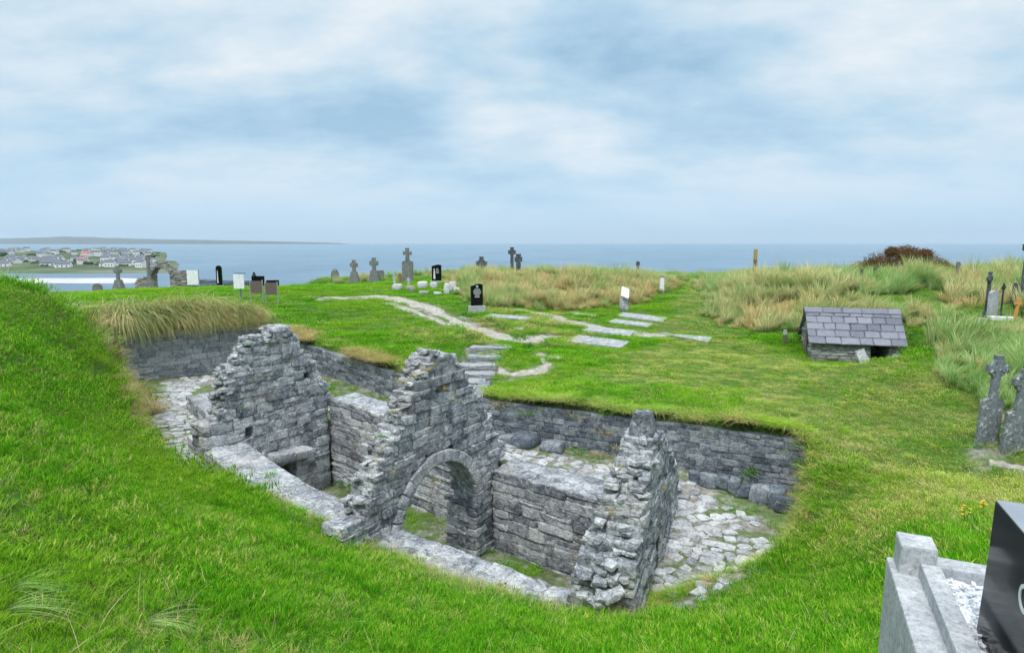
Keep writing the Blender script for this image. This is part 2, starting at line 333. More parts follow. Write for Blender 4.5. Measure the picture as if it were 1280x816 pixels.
def stone_mat(name, dark, mid, light, lichen=(.62, .63, .62), lich=.5, tintamt=.5, bumps=.7, warm=0.0, obj=False, sc=1.0, cr=1.0):
    m, nt, b = new_mat(name, .9, .2); p = posn(nt, 1, obj=obj)
    at = N(nt, 'ShaderNodeAttribute', attribute_name='tint').outputs['Fac']
    n1 = noise(nt, p, 2.6 * sc, 8, .68); n2 = noise(nt, p, 11 * sc, 6, .7, .4); n3 = noise(nt, p, 1.1 * sc, 3, .5)
    f = math_(nt, 'ADD', math_(nt, 'MULTIPLY', n1, .55), math_(nt, 'MULTIPLY', n2, .45))
    f = math_(nt, 'ADD', f, math_(nt, 'MULTIPLY', math_(nt, 'SUBTRACT', at, .5), tintamt * .42))
    c = ramp(nt, f, [(.34, dark), (.48, mid), (.62, light)])
    l = ramp(nt, noise(nt, p, 5.5 * sc, 9, .72, .6), [(.56, 0.0), (.66, 1.0)])
    c = mixc(nt, math_(nt, 'MULTIPLY', l, lich), c, lichen)
    dk = ramp(nt, noise(nt, p, 3.4 * sc, 8, .7, .8), [(.36, 1.0), (.44, 0.0)])       # black lichen patches
    c = mixc(nt, math_(nt, 'MULTIPLY', dk, .55 * cr), c, tuple(v * .45 for v in dark))
    sp = ramp(nt, noise(nt, p, 34 * sc, 5, .75), [(.34, .55), (.5, 1.0), (.66, 1.28)])
    c = mixc(nt, .8, c, sp, 'MULTIPLY')
    wv = N(nt, 'ShaderNodeVectorMath', operation='MULTIPLY_ADD'); nn_ = N(nt, 'ShaderNodeTexNoise', i_Scale=4.0 * sc, i_Detail=4.0); L(nt, p, nn_.inputs[0])
    L(nt, nn_.outputs['Color'], wv.inputs[0]); wv.inputs[1].default_value = (.35 / sc,) * 3; L(nt, p, wv.inputs[2])
    vc = N(nt, 'ShaderNodeTexVoronoi', feature='DISTANCE_TO_EDGE', i_Scale=4.6 * sc); L(nt, wv.outputs[0], vc.inputs[0])
    ck = ramp(nt, vc.outputs['Distance'], [(.0, .35), (.035, 1.0)]); c = mixc(nt, .7 * cr, c, ck, 'MULTIPLY')
    if warm:
        w = ramp(nt, n3, [(.52, 0.0), (.66, 1.0)]); c = mixc(nt, math_(nt, 'MULTIPLY', w, warm), c, (.46, .36, .25))
    L(nt, c, b.inputs['Base Color'])
    v = N(nt, 'ShaderNodeTexVoronoi', i_Scale=16.0 * sc); L(nt, p, v.inputs[0])
    h = math_(nt, 'ADD', math_(nt, 'MULTIPLY', n2, 1.0), math_(nt, 'MULTIPLY', v.outputs['Distance'], .35))
    h = math_(nt, 'ADD', h, math_(nt, 'MULTIPLY', noise(nt, p, 45 * sc, 3, .6), .3)); h = math_(nt, 'ADD', h, math_(nt, 'MULTIPLY', ck, .35 * cr))
    bump(nt, b, h, bumps, .035 / sc); return m
M = {}
M['church'] = stone_mat('limestone', (.105, .122, .15), (.305, .33, .362), (.55, .57, .59), lichen=(.74, .75, .745), lich=.7, warm=.12, bumps=1.0)
M['retain'] = stone_mat('grey_walling', (.085, .10, .125), (.175, .20, .235), (.33, .36, .385), lichen=(.42, .44, .46), lich=.35)
M['retain_pale'] = stone_mat('pale_walling', (.23, .26, .30), (.38, .41, .45), (.52, .55, .57), lichen=(.46, .48, .49), lich=.35)
M['flag'] = stone_mat('flagstone', (.25, .265, .285), (.41, .43, .445), (.56, .575, .585), lich=.4)
M['slab'] = stone_mat('slab_stone', (.26, .28, .29), (.42, .44, .45), (.58, .59, .60), lich=.4, obj=True)
M['boulder'] = stone_mat('dark_boulder', (.08, .10, .13), (.15, .18, .22), (.30, .33, .36), lich=.3)
M['old_stone'] = stone_mat('old_gravestone', (.14, .15, .15), (.24, .25, .24), (.36, .36, .33), lichen=(.5, .49, .36), lich=.45, obj=True, sc=2)
M['dark_cross'] = stone_mat('dark_cross_stone', (.06, .07, .08), (.11, .125, .14), (.19, .21, .22), lichen=(.72, .74, .74), lich=.25, obj=True, sc=2)
M['spotted'] = stone_mat('lichen_spotted_stone', (.14, .165, .18), (.23, .26, .275), (.34, .37, .38), lichen=(.78, .80, .80), lich=.85, obj=True, sc=1.6)
M['pale_stone'] = stone_mat('pale_gravestone', (.34, .36, .38), (.5, .52, .54), (.66, .67, .68), lich=.4, obj=True, sc=2)
M['concrete'] = stone_mat('weathered_concrete', (.33, .35, .37), (.44, .46, .48), (.54, .56, .57), lichen=(.72, .73, .73), lich=.25, obj=True, sc=1.3, bumps=.25, cr=.12)
def plain(name, col, rough=.6, spec=.4, var=.15, metal=0, sc=6.0, bmp=.15):
    m, nt, b = new_mat(name, rough, spec); p = posn(nt, 1, obj=True); n = noise(nt, p, sc, 6, .6)
    L(nt, ramp(nt, n, [(.3, tuple(c * (1 - var) for c in col)), (.7, tuple(min(1, c * (1 + var)) for c in col))]), b.inputs['Base Color'])
    b.inputs['Metallic'].default_value = metal; bump(nt, b, noise(nt, p, sc * 6, 4), bmp, .01); return m
M['black'] = plain('polished_black_granite', (.006, .008, .009), .12, .14, .3, bmp=.0)
M['black_edge'] = plain('honed_granite_edge', (.20, .23, .27), .35, .5, .15, bmp=.05)
M['engrave'] = plain('engraved_lettering', (.62, .64, .66), .6)
M['white'] = plain('white_paint', (.72, .75, .78), .5)
M['white_stone'] = plain('white_marble', (.72, .74, .76), .5, var=.12)
M['teal'] = plain('blue_grey_paint', (.07, .16, .20), .5)
M['brown'] = plain('brown_board', (.13, .095, .085), .7)
M['steel'] = plain('galvanised_steel', (.42, .45, .47), .4, .5, metal=.6)
M['wood'] = plain('weathered_wood', (.22, .13, .07), .8, var=.4, sc=14)
M['post'] = plain('post_wood', (.13, .11, .09), .85, var=.5, sc=9)
M['post_top'] = plain('yellow_lichen_top', (.36, .27, .09), .85, var=.4, sc=12)
M['orange'] = plain('orange_varnished_wood', (.55, .27, .07), .6, var=.2)
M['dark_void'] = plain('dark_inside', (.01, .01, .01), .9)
M['iron'] = plain('black_iron', (.02, .022, .025), .6)
M['render'] = plain('white_house_render', (.75, .76, .76), .8)
M['render_grey'] = plain('grey_house_render', (.42, .44, .46), .8)
M['red_roof'] = plain('red_roofing', (.42, .12, .09), .7)
M['dark_roof'] = plain('slate_roofing', (.10, .12, .15), .6)
M['yellow'] = plain('yellow_petals', (.75, .50, .03), .7)
M['pink'] = plain('clover_heads', (.30, .10, .12), .8)
def slate():
    m, nt, b = new_mat('roof_slates', .55, .4); p = posn(nt, 1, obj=True)
    at = N(nt, 'ShaderNodeAttribute', attribute_name='tint').outputs['Fac']
    f = math_(nt, 'ADD', math_(nt, 'MULTIPLY', at, .5), math_(nt, 'MULTIPLY', noise(nt, p, 9, 6), .5))
    c = ramp(nt, f, [(.2, (.09, .10, .135)), (.5, (.145, .155, .20)), (.8, (.215, .225, .27))])
    L(nt, c, b.inputs['Base Color']); bump(nt, b, noise(nt, p, 24, 5), .3, .01); return m
M['slate'] = slate()
def gravel():
    m, nt, b = new_mat('white_gravel', .8); p = posn(nt, 1, obj=True)
    v = N(nt, 'ShaderNodeTexVoronoi', i_Scale=70.0); L(nt, p, v.inputs[0])
    L(nt, ramp(nt, v.outputs['Color'], [(.0, (.62, .66, .72)), (.6, (.86, .88, .92))]), b.inputs['Base Color'])
    bump(nt, b, v.outputs['Distance'], 1.0, .012); b.inputs['Normal']; return m
M['gravel'] = gravel()
def ground_mat():
    m, nt, b = new_mat('turf_soil', .95, .1); p = posn(nt, 1)
    n = noise(nt, p, .9, 6, .6); n2 = noise(nt, p, 7, 6, .65)
    pit = N(nt, 'ShaderNodeAttribute', attribute_name='pit').outputs['Fac']; sand = N(nt, 'ShaderNodeAttribute', attribute_name='sand').outputs['Fac']
    g = ramp(nt, n2, [(.3, (.035, .075, .012)), (.55, (.07, .15, .02)), (.75, (.14, .19, .045))])
    g = mixc(nt, ramp(nt, n, [(.5, 0.0), (.7, .6)]), g, (.12, .12, .045))
    e = ramp(nt, n2, [(.32, (.13, .125, .11)), (.5, (.25, .24, .215)), (.68, (.40, .39, .365))])
    e = mixc(nt, ramp(nt, n, [(.46, 0.0), (.54, .75)]), e, g)
    c = mixc(nt, pit, g, e); s = ramp(nt, n2, [(.3, (.50, .46, .38)), (.7, (.72, .69, .62))])
    c = mixc(nt, sand, c, s); L(nt, c, b.inputs['Base Color'])
    bump(nt, b, math_(nt, 'ADD', n2, math_(nt, 'MULTIPLY', noise(nt, p, 40, 3), .4)), .6, .04); return m
M['ground'] = ground_mat()
def path_mat():
    m, nt, b = new_mat('trodden_grit', .9, .15); p = posn(nt, 1); n = noise(nt, p, 6, 7, .7); n2 = noise(nt, p, 1.4, 4)
    c = ramp(nt, n, [(.3, (.20, .185, .155)), (.5, (.34, .32, .29)), (.68, (.50, .48, .45))])
    c = mixc(nt, ramp(nt, n2, [(.55, 0.0), (.72, .6)]), c, (.26, .23, .15)); L(nt, c, b.inputs['Base Color'])
    bump(nt, b, noise(nt, p, 22, 5, .7), .8, .03); return m
M['path'] = path_mat()
def blade(name, stops, root, trans=.35, patch=None, rootpow=.5):
    m = bpy.data.materials.new(name); m.use_nodes = True; nt = m.node_tree; nt.nodes.clear()
    oi = N(nt, 'ShaderNodeObjectInfo').outputs['Random']; at = N(nt, 'ShaderNodeAttribute', attribute_name='tint').outputs['Fac']; hh = N(nt, 'ShaderNodeAttribute', attribute_name='tip').outputs['Fac']
    p = posn(nt, 1); n = noise(nt, p, 1.1, 5, .68); n2 = noise(nt, p, .2, 3, .5)
    f = math_(nt, 'ADD', math_(nt, 'MULTIPLY', oi, .16), math_(nt, 'MULTIPLY', at, .34)); f = math_(nt, 'ADD', f, math_(nt, 'MULTIPLY', n, .5))
    c = ramp(nt, f, stops)
    if patch: c = mixc(nt, ramp(nt, n2, [(.45, 0.0), (.6, 1.0)]), c, mixc(nt, .55, c, patch))
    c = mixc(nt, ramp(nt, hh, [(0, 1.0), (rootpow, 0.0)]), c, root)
    d = N(nt, 'ShaderNodeBsdfDiffuse'); t = N(nt, 'ShaderNodeBsdfTranslucent'); L(nt, c, d.inputs[0]); L(nt, c, t.inputs[0])
    mx = N(nt, 'ShaderNodeMixShader', i_0=trans); L(nt, d.outputs[0], mx.inputs[1]); L(nt, t.outputs[0], mx.inputs[2])
    o = N(nt, 'ShaderNodeOutputMaterial'); L(nt, mx.outputs[0], o.inputs[0]); return m
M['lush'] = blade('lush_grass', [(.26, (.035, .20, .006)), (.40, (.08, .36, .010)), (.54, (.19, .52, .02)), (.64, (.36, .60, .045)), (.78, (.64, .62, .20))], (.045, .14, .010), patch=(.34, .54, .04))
M['worn'] = blade('worn_grass', [(.22, (.20, .38, .03)), (.38, (.42, .56, .07)), (.52, (.64, .64, .20)), (.72, (.78, .68, .36))], (.14, .18, .03))
M['dry'] = blade('dry_grass', [(.25, (.28, .27, .08)), (.5, (.58, .46, .21)), (.75, (.78, .64, .38))], (.15, .14, .05), rootpow=.35)
M['marram'] = blade('marram_grass', [(.22, (.14, .26, .07)), (.42, (.32, .42, .15)), (.58, (.58, .57, .28)), (.76, (.80, .68, .40))], (.12, .14, .04), patch=(.62, .52, .27), rootpow=.35)
M['marram_blue'] = blade('blue_green_marram', [(.25, (.15, .33, .07)), (.5, (.33, .51, .17)), (.75, (.56, .63, .33))], (.08, .14, .04), rootpow=.35)
M['weed'] = blade('broad_weed', [(.25, (.04, .14, .02)), (.5, (.08, .24, .03)), (.8, (.18, .32, .05))], (.03, .07, .01))
M['stalk'] = blade('pale_seed_stalk', [(.25, (.42, .30, .18)), (.5, (.60, .47, .32)), (.8, (.72, .60, .44))], (.25, .25, .08))
M['heather'] = blade('reddish_brush', [(.25, (.07, .09, .025)), (.45, (.15, .085, .04)), (.65, (.24, .11, .07)), (.85, (.12, .17, .04))], (.06, .05, .02))
def sea_mat():
    m, nt, b = new_mat('sea_water', .28, .5); p = posn(nt, 1, (1, .5, 1)); n = noise(nt, p, .02, 4); 
    c = ramp(nt, n, [(.3, (.06, .15, .24)), (.7, (.12, .235, .33))]); L(nt, c, b.inputs['Base Color'])
    h = math_(nt, 'ADD', noise(nt, posn(nt, 1, (.35, 1, 1)), .22, 8, .72), math_(nt, 'MULTIPLY', noise(nt, posn(nt, 1, (.4, 1, 1)), .03, 4, .6), 2.0))
    bump(nt, b, h, 1.0, 3.2); return m
M['sea'] = sea_mat()
def land_mat(name, a, bb, c_):
    m, nt, b = new_mat(name, .95, .1); p = posn(nt, 1); n = noise(nt, p, .018, 7, .65)
    L(nt, ramp(nt, n, [(.35, a), (.5, bb), (.65, c_)]), b.inputs['Base Color']); return m
M['coast'] = land_mat('coast_fields', (.045, .06, .055), (.09, .13, .065), (.20, .20, .18))
M['hill'] = land_mat('far_hills', (.04, .06, .06), (.07, .09, .075), (.1, .12, .10))

# ------------------------------------------------------------------ ground sheet
def quads(nx, ny):
    i, j = np.meshgrid(np.arange(nx - 1), np.arange(ny - 1), indexing='ij'); a = (i * ny + j).ravel()
    return np.stack([a, a + ny, a + ny + 1, a + 1], 1)
V = np.stack([GX.ravel(), GY.ravel(), GZ.ravel()], 1)
pitmask = inside(PIT, GX.ravel(), GY.ravel()).astype(float)
grass_in_pit = 0
sandm = sstep(-9, -13, GZ.ravel())
gr = mesh_np('ground', V, quads(len(AX), len(AY)), M['ground'], attrs={'pit': pitmask, 'sand': sandm}); tag(gr, kind='structure')

SEA = -17.0
def disk(name, r, z, mat, ring=24):
    rs = np.r_[0, np.geomspace(40, r, ring)]; th = np.linspace(0, 2 * math.pi, 97)[:-1]
    V = [(0, 0, z)] + [(a * math.cos(t), a * math.sin(t), z) for a in rs[1:] for t in th]; n = 96; Fs = []
    for k in range(ring - 1):
        for i in range(n):
            a = 1 + k * n; Fs.append((a + i, a + n + i, a + n + (i + 1) % n, a + (i + 1) % n))
    return mesh_np(name, V, Fs, mat)
tag(disk('sea', 22000, SEA, M['sea']), kind='structure')
def landstrip(name, prof, Y0, Y1, mat, base=SEA, n=240, m=14, amp=0, seed=1):
    # prof: (px, height) at distance ~Y0..Y1
    xs = np.linspace(prof[0][0], prof[-1][0], n); hs = np.interp(xs, [p[0] for p in prof], [p[1] for p in prof]); V = []
    for i, (px, h) in enumerate(zip(xs, hs)):
        for j in range(m):
            t = j / (m - 1); Y = Y0 + (Y1 - Y0) * t; e = math.sin(math.pi * t) ** .6
            V.append(((px - 640) / F * Y, Y, base - .5 + e * (h + amp * (float(fbm(px * .05, t * 4, seed)) - .5) * h)))
    return tag(mesh_np(name, V, quads(n, m), mat), kind='structure')
landstrip('hills', [(-420, 0), (-250, 60), (-60, 80), (40, 130), (95, 155), (140, 125), (240, 85), (330, 60), (400, 35), (425, 20), (440, 0)], 10500, 15000, M['hill'], amp=.15)
landstrip('coast', [(-420, 6), (0, 6), (60, 6), (120, 6), (190, 5), (214, 0)], 560, 1200, M['coast'], amp=.5, seed=4)
landstrip('shore', [(-300, 1.6), (60, 1.8), (150, 1.6), (205, 1.3), (238, 0)], 330, 640, M['coast'], amp=.6, seed=8)
landstrip('beach', [(-300, .5), (60, .7), (150, .8), (200, .4), (212, 0)], 250, 310, land_mat('beach_sand', (.38, .38, .37), (.46, .46, .45), (.52, .52, .51)))

# ------------------------------------------------------------------ sea air
hm = bpy.data.materials.new('sea_air'); hm.use_nodes = True; hn = hm.node_tree; hn.nodes.clear()
pv = N(hn, 'ShaderNodeVolumePrincipled'); pv.inputs['Color'].default_value = (.72, .87, 1.0, 1); pv.inputs['Density'].default_value = HAZE; pv.inputs['Anisotropy'].default_value = 0.2
L(hn, pv.outputs[0], N(hn, 'ShaderNodeOutputMaterial').inputs['Volume'])
tag(MB().box((0, 0, 140), (46000, 46000, 330)).build('haze', hm), kind='stuff')
# ------------------------------------------------------------------ masonry
G_ = np.array([-1, -.72, 0, .72, 1.])
def _template():
    idx = {}; P = []; Fs = []
    def vid(i, j, k):
        if (i, j, k) not in idx: idx[(i, j, k)] = len(P); P.append((G_[i], G_[j], G_[k]))
        return idx[(i, j, k)]
    for ax in range(3):
        for side in (0, 4):
            for a in range(4):
                for b in range(4):
                    q = []
                    for da, db in ((0, 0), (1, 0), (1, 1), (0, 1)):
                        c = [0, 0, 0]; c[ax] = side; c[(ax + 1) % 3] = a + da; c[(ax + 2) % 3] = b + db; q.append(vid(*c))
                    Fs.append(q if side else q[::-1])
    return np.array(P), np.array(Fs)
TP, TF = _template()
def stones_mesh(name, S, mat, parent=None, jit=.07, rnd=.13, amp=.012, seed=0):
    # S: list of (center(3), ax(3), ay(3), az(3) half vectors, tint)
    r = np.random.default_rng(seed); n = len(S)
    C = np.array([s[0] for s in S]); A = np.array([[s[1], s[2], s[3]] for s in S]); T = np.array([s[4] for s in S])
    P = TP; p6 = np.abs(P) ** 6
    Q = np.stack([P[:, 0] * (1 - rnd * (p6[:, 1] + p6[:, 2]) / 2), P[:, 1] * (1 - rnd * (p6[:, 0] + p6[:, 2]) / 2), P[:, 2] * (1 - rnd * (p6[:, 0] + p6[:, 1]) / 2)], 1)
    corners = np.array([(a, b, c) for a in (-1, 1) for b in (-1, 1) for c in (-1, 1)])
    Wt = np.prod((1 + P[:, None, :] * corners[None]) / 2, axis=2)       # m,8
    J = r.normal(0, jit, (n, 8, 3)); mort = (T < 0); J[mort] = 0
    loc = np.where(mort[:, None, None], P[None] * 1.0, Q[None] + np.einsum('mk,nkc->nmc', Wt, J) + r.normal(0, .02, (n, len(P), 3)))
    W = C[:, None, :] + np.einsum('nmc,ncd->nmd', loc, A)
    w = W.reshape(-1, 3)
    dsp = np.stack([np.sin(w[:, 1] * 17 + w[:, 2] * 23 + w[:, 0] * 5) + np.sin(w[:, 2] * 41 + w[:, 0] * 31),
                    np.sin(w[:, 0] * 19 + w[:, 2] * 29) + np.sin(w[:, 2] * 37 - w[:, 1] * 33 + 1), np.sin(w[:, 0] * 21 + w[:, 1] * 18 + 2) * 1.2], 1) * amp
    w = w + dsp * .45 + r.normal(0, amp * .22, w.shape)
    Fs = (TF[None] + (np.arange(n) * len(P))[:, None, None]).reshape(-1, 4)
    return mesh_np(name, w, Fs, mat, parent, attrs={'tint': np.repeat(np.where(T < 0, .55, T), len(P))})
def masonry(A, B, thick, nrm, ins, zlo, zhi, ch=(.12, .24), sl=(.22, .6), layers=2, seed=0, rough=.02, tint=(0, 1), gap=.001, tiltz=0.0, face_jit=.02, fit=False, bat=None):
    """stones of a wall from A to B (plan), thickness along nrm; ins(s,z)->bool says where there is wall"""
    r = np.random.default_rng(seed); A = np.array(A, float); B = np.array(B, float); Lw = np.hypot(*(B - A)); d = (B - A) / Lw; nv = np.array(nrm, float); nv /= np.hypot(*nv)
    S = []; z = zlo; sg = np.arange(0, Lw + .001, .02); d3 = np.array([d[0], d[1], tiltz]); n3 = np.array([nv[0], nv[1], 0]); up = np.array([0, 0, 1.])
    if fit:
        hs = [r.uniform(*ch)]
        while sum(hs) < zhi - zlo: hs.append(r.uniform(*ch))
        q_ = (zhi - zlo) / sum(hs); hs = [h_ * q_ for h_ in hs]
    while z < zhi - (1e-4 if fit else 0):
        h = hs.pop(0) if fit else r.uniform(*ch); zc = z + h / 2
        if bat: thick = bat(zc)
        m = ins(sg, np.full(sg.shape, zc))
        e = np.flatnonzero(np.diff(np.r_[0, m.astype(int), 0]))
        for a, b in zip(e[::2], e[1::2]):
            s0 = sg[a]; s1 = sg[min(b, len(sg) - 1)]
            if s1 - s0 < .06: continue
            c2 = A + d * (s0 + s1) / 2 + nv * thick / 2                          # mortar core
            S.append((np.array([*c2, zc + tiltz * (s0 + s1) / 2]), d3 * max(.02, (s1 - s0) / 2 - .018), n3 * (thick / 2 - .014), up * (h / 2 + .004), -1))
            for Ly in range(layers):
                td = thick / layers; s = s0 + 0.0; first = True
                while s < s1 - .03:
                    l = r.uniform(*sl) * (.6 if first and Ly % 2 else 1); first = False
                    if s1 - (s + l) < sl[0] * .6: l = s1 - s
                    parts = [(zc, h)]
                    if h > .15 and r.random() < .3:
                        k = r.uniform(.35, .65); parts = [(z + h * k / 2, h * k), (z + h * k + h * (1 - k) / 2, h * (1 - k))]
                    for zz, hh in parts:
                        dj = r.normal(0, face_jit); c2 = A + d * (s + l / 2) + nv * (td * (Ly + .5) + (dj if Ly == 0 else -dj))
                        rz = r.normal(0, .025); rt = r.normal(0, .02)
                        ax = d3 * 1.0 + n3 * rz + up * rt
                        S.append((np.array([*c2, zz + tiltz * (s + l / 2)]), ax * (l / 2 - gap) * 1.03, n3 * (td / 2 + .01), (up - d3 * rt) * (hh / 2 - gap) * 1.05, r.uniform(*tint)))
                    s += l
        z += h
    return S
def rubble(A, B, nrm, thick, ps, pz, n, seed, big=1.0, zmin=-9):
    r = np.random.default_rng(seed); A = np.array(A, float); B = np.array(B, float); d = (B - A) / np.hypot(*(B - A)); nv = np.array(nrm, float); nv /= np.hypot(*nv); S = []
    sg = np.r_[0, np.cumsum(np.hypot(np.diff(ps), np.diff(pz)))]
    for _ in range(n):
        q = r.uniform(0, sg[-1]); s_, z_ = np.interp(q, sg, ps), np.interp(q, sg, pz)
        if z_ < zmin: continue
        t_ = thick(z_) if callable(thick) else thick; z_ += r.uniform(-.12, .02); s_ += r.normal(0, .05); c2 = A + d * s_ + nv * t_ * r.uniform(.06, .94); a = r.normal(0, .35)
        dx = d * math.cos(a) + nv * math.sin(a); dy = -d * math.sin(a) + nv * math.cos(a)
        S.append((np.array([*c2, z_]), np.array([*dx, r.normal(0, .12)]) * r.uniform(.08, .22) * big, np.array([*dy, r.normal(0, .12)]) * r.uniform(.07, .16) * big, np.array([r.normal(0, .01), 0, 1]) * r.uniform(.032, .068) * big, r.uniform(.2, 1)))
    return S
def plane_sz(A, B, px, py):      # survey point seen on the vertical plane through A,B -> (s, z)
    A = np.array(A, float); B = np.array(B, float); d = (B - A) / np.hypot(*(B - A)); nn = np.array([-d[1], d[0]]); r_ = ray(px, py)
    t = (A @ nn) / (r_[:2] @ nn); p = r_ * t; return float((p[:2] - A) @ d), float(p[2])
def prof_from_px(A, B, pts):
    q = sorted(plane_sz(A, B, *p) for p in pts); return np.array([a for a, _ in q]), np.array([b for _, b in q])

church = thing('ruined_church', 'roofless ruined church of pale grey limestone with round arch, sunk in a walled pit', 'church ruin', (0, 0, 0))
# --- far gable
A, B = G1; nb = np.array([-(B - A)[1], (B - A)[0]]); nb = nb if nb @ np.array([-1, 1]) > 0 else -nb
ps, pz = prof_from_px(A, B, [(415, 505), (407, 481), (394, 459), (386, 448), (378, 438), (372, 424), (364, 413), (350, 412), (338, 420), (320, 423), (310, 437), (300, 454), (291, 464), (284, 486), (281, 512), (275, 528)])
smax = np.hypot(*(B - A)); holes1 = []
for (hx, hy, w, h) in [(384, 470, 9, 11), (390, 526, 8, 8), (312, 546, 9, 12)]:
    s, z = plane_sz(A, B, hx, hy); holes1.append((s, z, w * .0115, h * .012))
ds, dz = plane_sz(A, B, 358, 584); dl = plane_sz(A, B, 358, 600)
def ins_g1(s, z):
    m = (z < np.interp(s, ps, pz)) & (s > -.85) & (s < smax + .5)
    for a, b, w, h in holes1: m &= ~((abs(s - a) < w) & (abs(z - b) < h))
    return m & ~((abs(s - ds) < .30) & (z < dz + .16) )
S = masonry(A, B, .62, nb, ins_g1, FLOOR - .2, 0, (.15, .30), (.25, .62), seed=3, face_jit=.012)
S += rubble(A, B, nb, .62, ps, pz, 150, 5, .8)
gable = stones_mesh('far_gable', S, M['church'], church, jit=.05, rnd=.035, seed=3); gable.name = 'gable'; gable['label'] = 'gable with small square putlog holes and a low lintelled doorway'
# dark backing deep inside the holes, and the lintel slab
z1 = plane_sz(A, B, 334, 572); z2 = plane_sz(A, B, 384, 561)
dd = (B - A) / smax; mid = A + dd * (z1[0] + z2[0]) / 2 - nb / np.hypot(*nb) * .08; zl = (z1[1] + z2[1]) / 2
ll = abs(z1[0] - z2[0]) / 2; tl = (z1[1] - z2[1]) / (z1[0] - z2[0] + 1e-9)
S = [(np.array([mid[0], mid[1], zl]), np.array([dd[0], dd[1], tl]) * ll, np.array([*(nb / np.hypot(*nb)), 0]) * .3, np.array([0, 0, .13]), .7)]
stones_mesh('lintel', S, M['church'], church, seed=8)
# --- arch wall
A, B = AW; smax2 = float(np.hypot(*(B - A))); na = np.array([-(B - A)[1], (B - A)[0]]); na = na if na @ np.array([-1, .4]) > 0 else -na
ps2, pz2 = prof_from_px(A, B, [(634, 572), (628, 552), (617, 540), (612, 520), (600, 506), (590, 486), (580, 470), (577, 458), (572, 447), (558, 442), (545, 441), (536, 450), (529, 466), (522, 484), (514, 502), (507, 522), (496, 543), (486, 563), (476, 583), (467, 604), (460, 630), (453, 655)])
c_s, c_z = 2.08, FLOOR + 1.32; rad = 1.20
def in_arch(s, z, g=0.0):
    return ((np.hypot(s - c_s, (z - c_z) * .92) < rad + g) & (z >= c_z)) | ((abs(s - c_s) < rad + g) & (z < c_z))
wn_s, wn_z = plane_sz(A, B, 553, 484)
def ins_aw(s, z):
    return (z < np.interp(s, ps2, pz2)) & (s > -.05) & (s < smax2 + .15) & ~in_arch(s, z, .24 * (z > c_z - .1)) & ~((abs(s - wn_s) < .20) & (abs(z - wn_z) < .11))
S = masonry(A, B, .50, na, ins_aw, FLOOR - .2, 0, (.10, .21), (.24, .62), seed=12, face_jit=.022)
A_in = A + na / np.hypot(*na) * .50; B_in = B + na / np.hypot(*na) * .50       # the arch is deeper than the gable above it
S += masonry(A_in, B_in, .34, na, lambda s, z: (s < 2.9) & (s > 0) & (z < c_z + rad + .30 - .35 * np.maximum(0, s - 1.6)) & ~in_arch(s, z, .24 * (z > c_z - .1)), FLOOR - .2, -3.9, (.16, .30), (.24, .5), layers=1, seed=14)
S += rubble(A, B, na, .50, ps2, pz2, 170, 6, .72)
aw = stones_mesh('arch_wall', S, M['church'], church, jit=.065, rnd=.04, amp=.016, seed=5); aw['label'] = 'jagged gable pierced by the round chancel arch'
# rubble core exposed on the broken near slope
dd = (B - A) / smax2; naN = na / np.hypot(*na)
S = []; nv = 17
for k in range(nv):
    for ly in range(3 if k < 11 else 2):
        a0 = math.pi * k / nv; a1 = math.pi * (k + 1) / nv; am = (a0 + a1) / 2; rr = rad + .12
        tang = np.array([-math.sin(am), math.cos(am)]); rad_v = np.array([math.cos(am), math.sin(am)])
        c2 = A + dd * (c_s + rr * rad_v[0]); cz = c_z + rr * rad_v[1] / .92
        cc = np.array([*(c2 + naN * (.11 + ly * .26 - .03)), cz]); 
        to3 = lambda v: np.array([dd[0] * v[0], dd[1] * v[0], v[1]])
        S.append((cc, to3(tang) * (rr * math.pi / nv / 2) * 1.06, np.array([*naN, 0]) * .135, to3(rad_v) * .125, random.uniform(.3, .8)))
ar = stones_mesh('arch', S, M['church'], church, jit=.03, rnd=.06, amp=.006, seed=9); ar['label'] = 'ring of dressed arch stones'
# impost ledges
for s_ in (c_s - rad - .02, c_s + rad + .02):
    c2 = A + dd * s_ + naN * (.40 if s_ < c_s else .25); MB().box((c2[0], c2[1], c_z - .02), (.18, .90 if s_ < c_s else .56, .09), rz=math.atan2(naN[1], naN[0]) - math.pi / 2, bevel=.012).build('impost', M['church'], church)
# --- near gable
A, B = G2; ng = np.array([-(B - A)[1], (B - A)[0]]); ng = ng if ng @ np.array([-1, .4]) > 0 else -ng; smax3 = float(np.hypot(*(B - A)))
ps3, pz3 = prof_from_px(A, B, [(857, 630), (853, 608), (846, 585), (838, 568), (833, 556), (829, 546), (822, 544), (819, 552), (814, 580), (810, 610), (804, 640), (800, 672), (795, 700), (790, 730), (784, 757)])
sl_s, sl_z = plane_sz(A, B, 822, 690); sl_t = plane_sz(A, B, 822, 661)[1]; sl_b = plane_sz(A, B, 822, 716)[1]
zpk = pz3.max(); batf = lambda z: .44 + .23 * max(0, min(3, -2.9 - z))
def ins_g2(s, z):
    return (z < np.interp(s, ps3, pz3)) & (s > -.1) & (s < smax3 + .1) & ~((abs(s - sl_s) < .14) & (z > sl_b) & (z < sl_t))
S = masonry(A, B, .74, ng, ins_g2, FLOOR - .2, 0, (.10, .20), (.2, .5), layers=3, seed=21, face_jit=.014, bat=batf)
S += rubble(A, B, ng, batf, ps3, pz3, 190, 7, .7)
g2 = stones_mesh('gable', S, M['church'], church, jit=.065, rnd=.04, amp=.018, seed=6); g2['label'] = 'steep gable with a narrow slit window and a single capstone'
c2 = A + (B - A) / smax3 * sl_s + ng / np.hypot(*ng) * .025
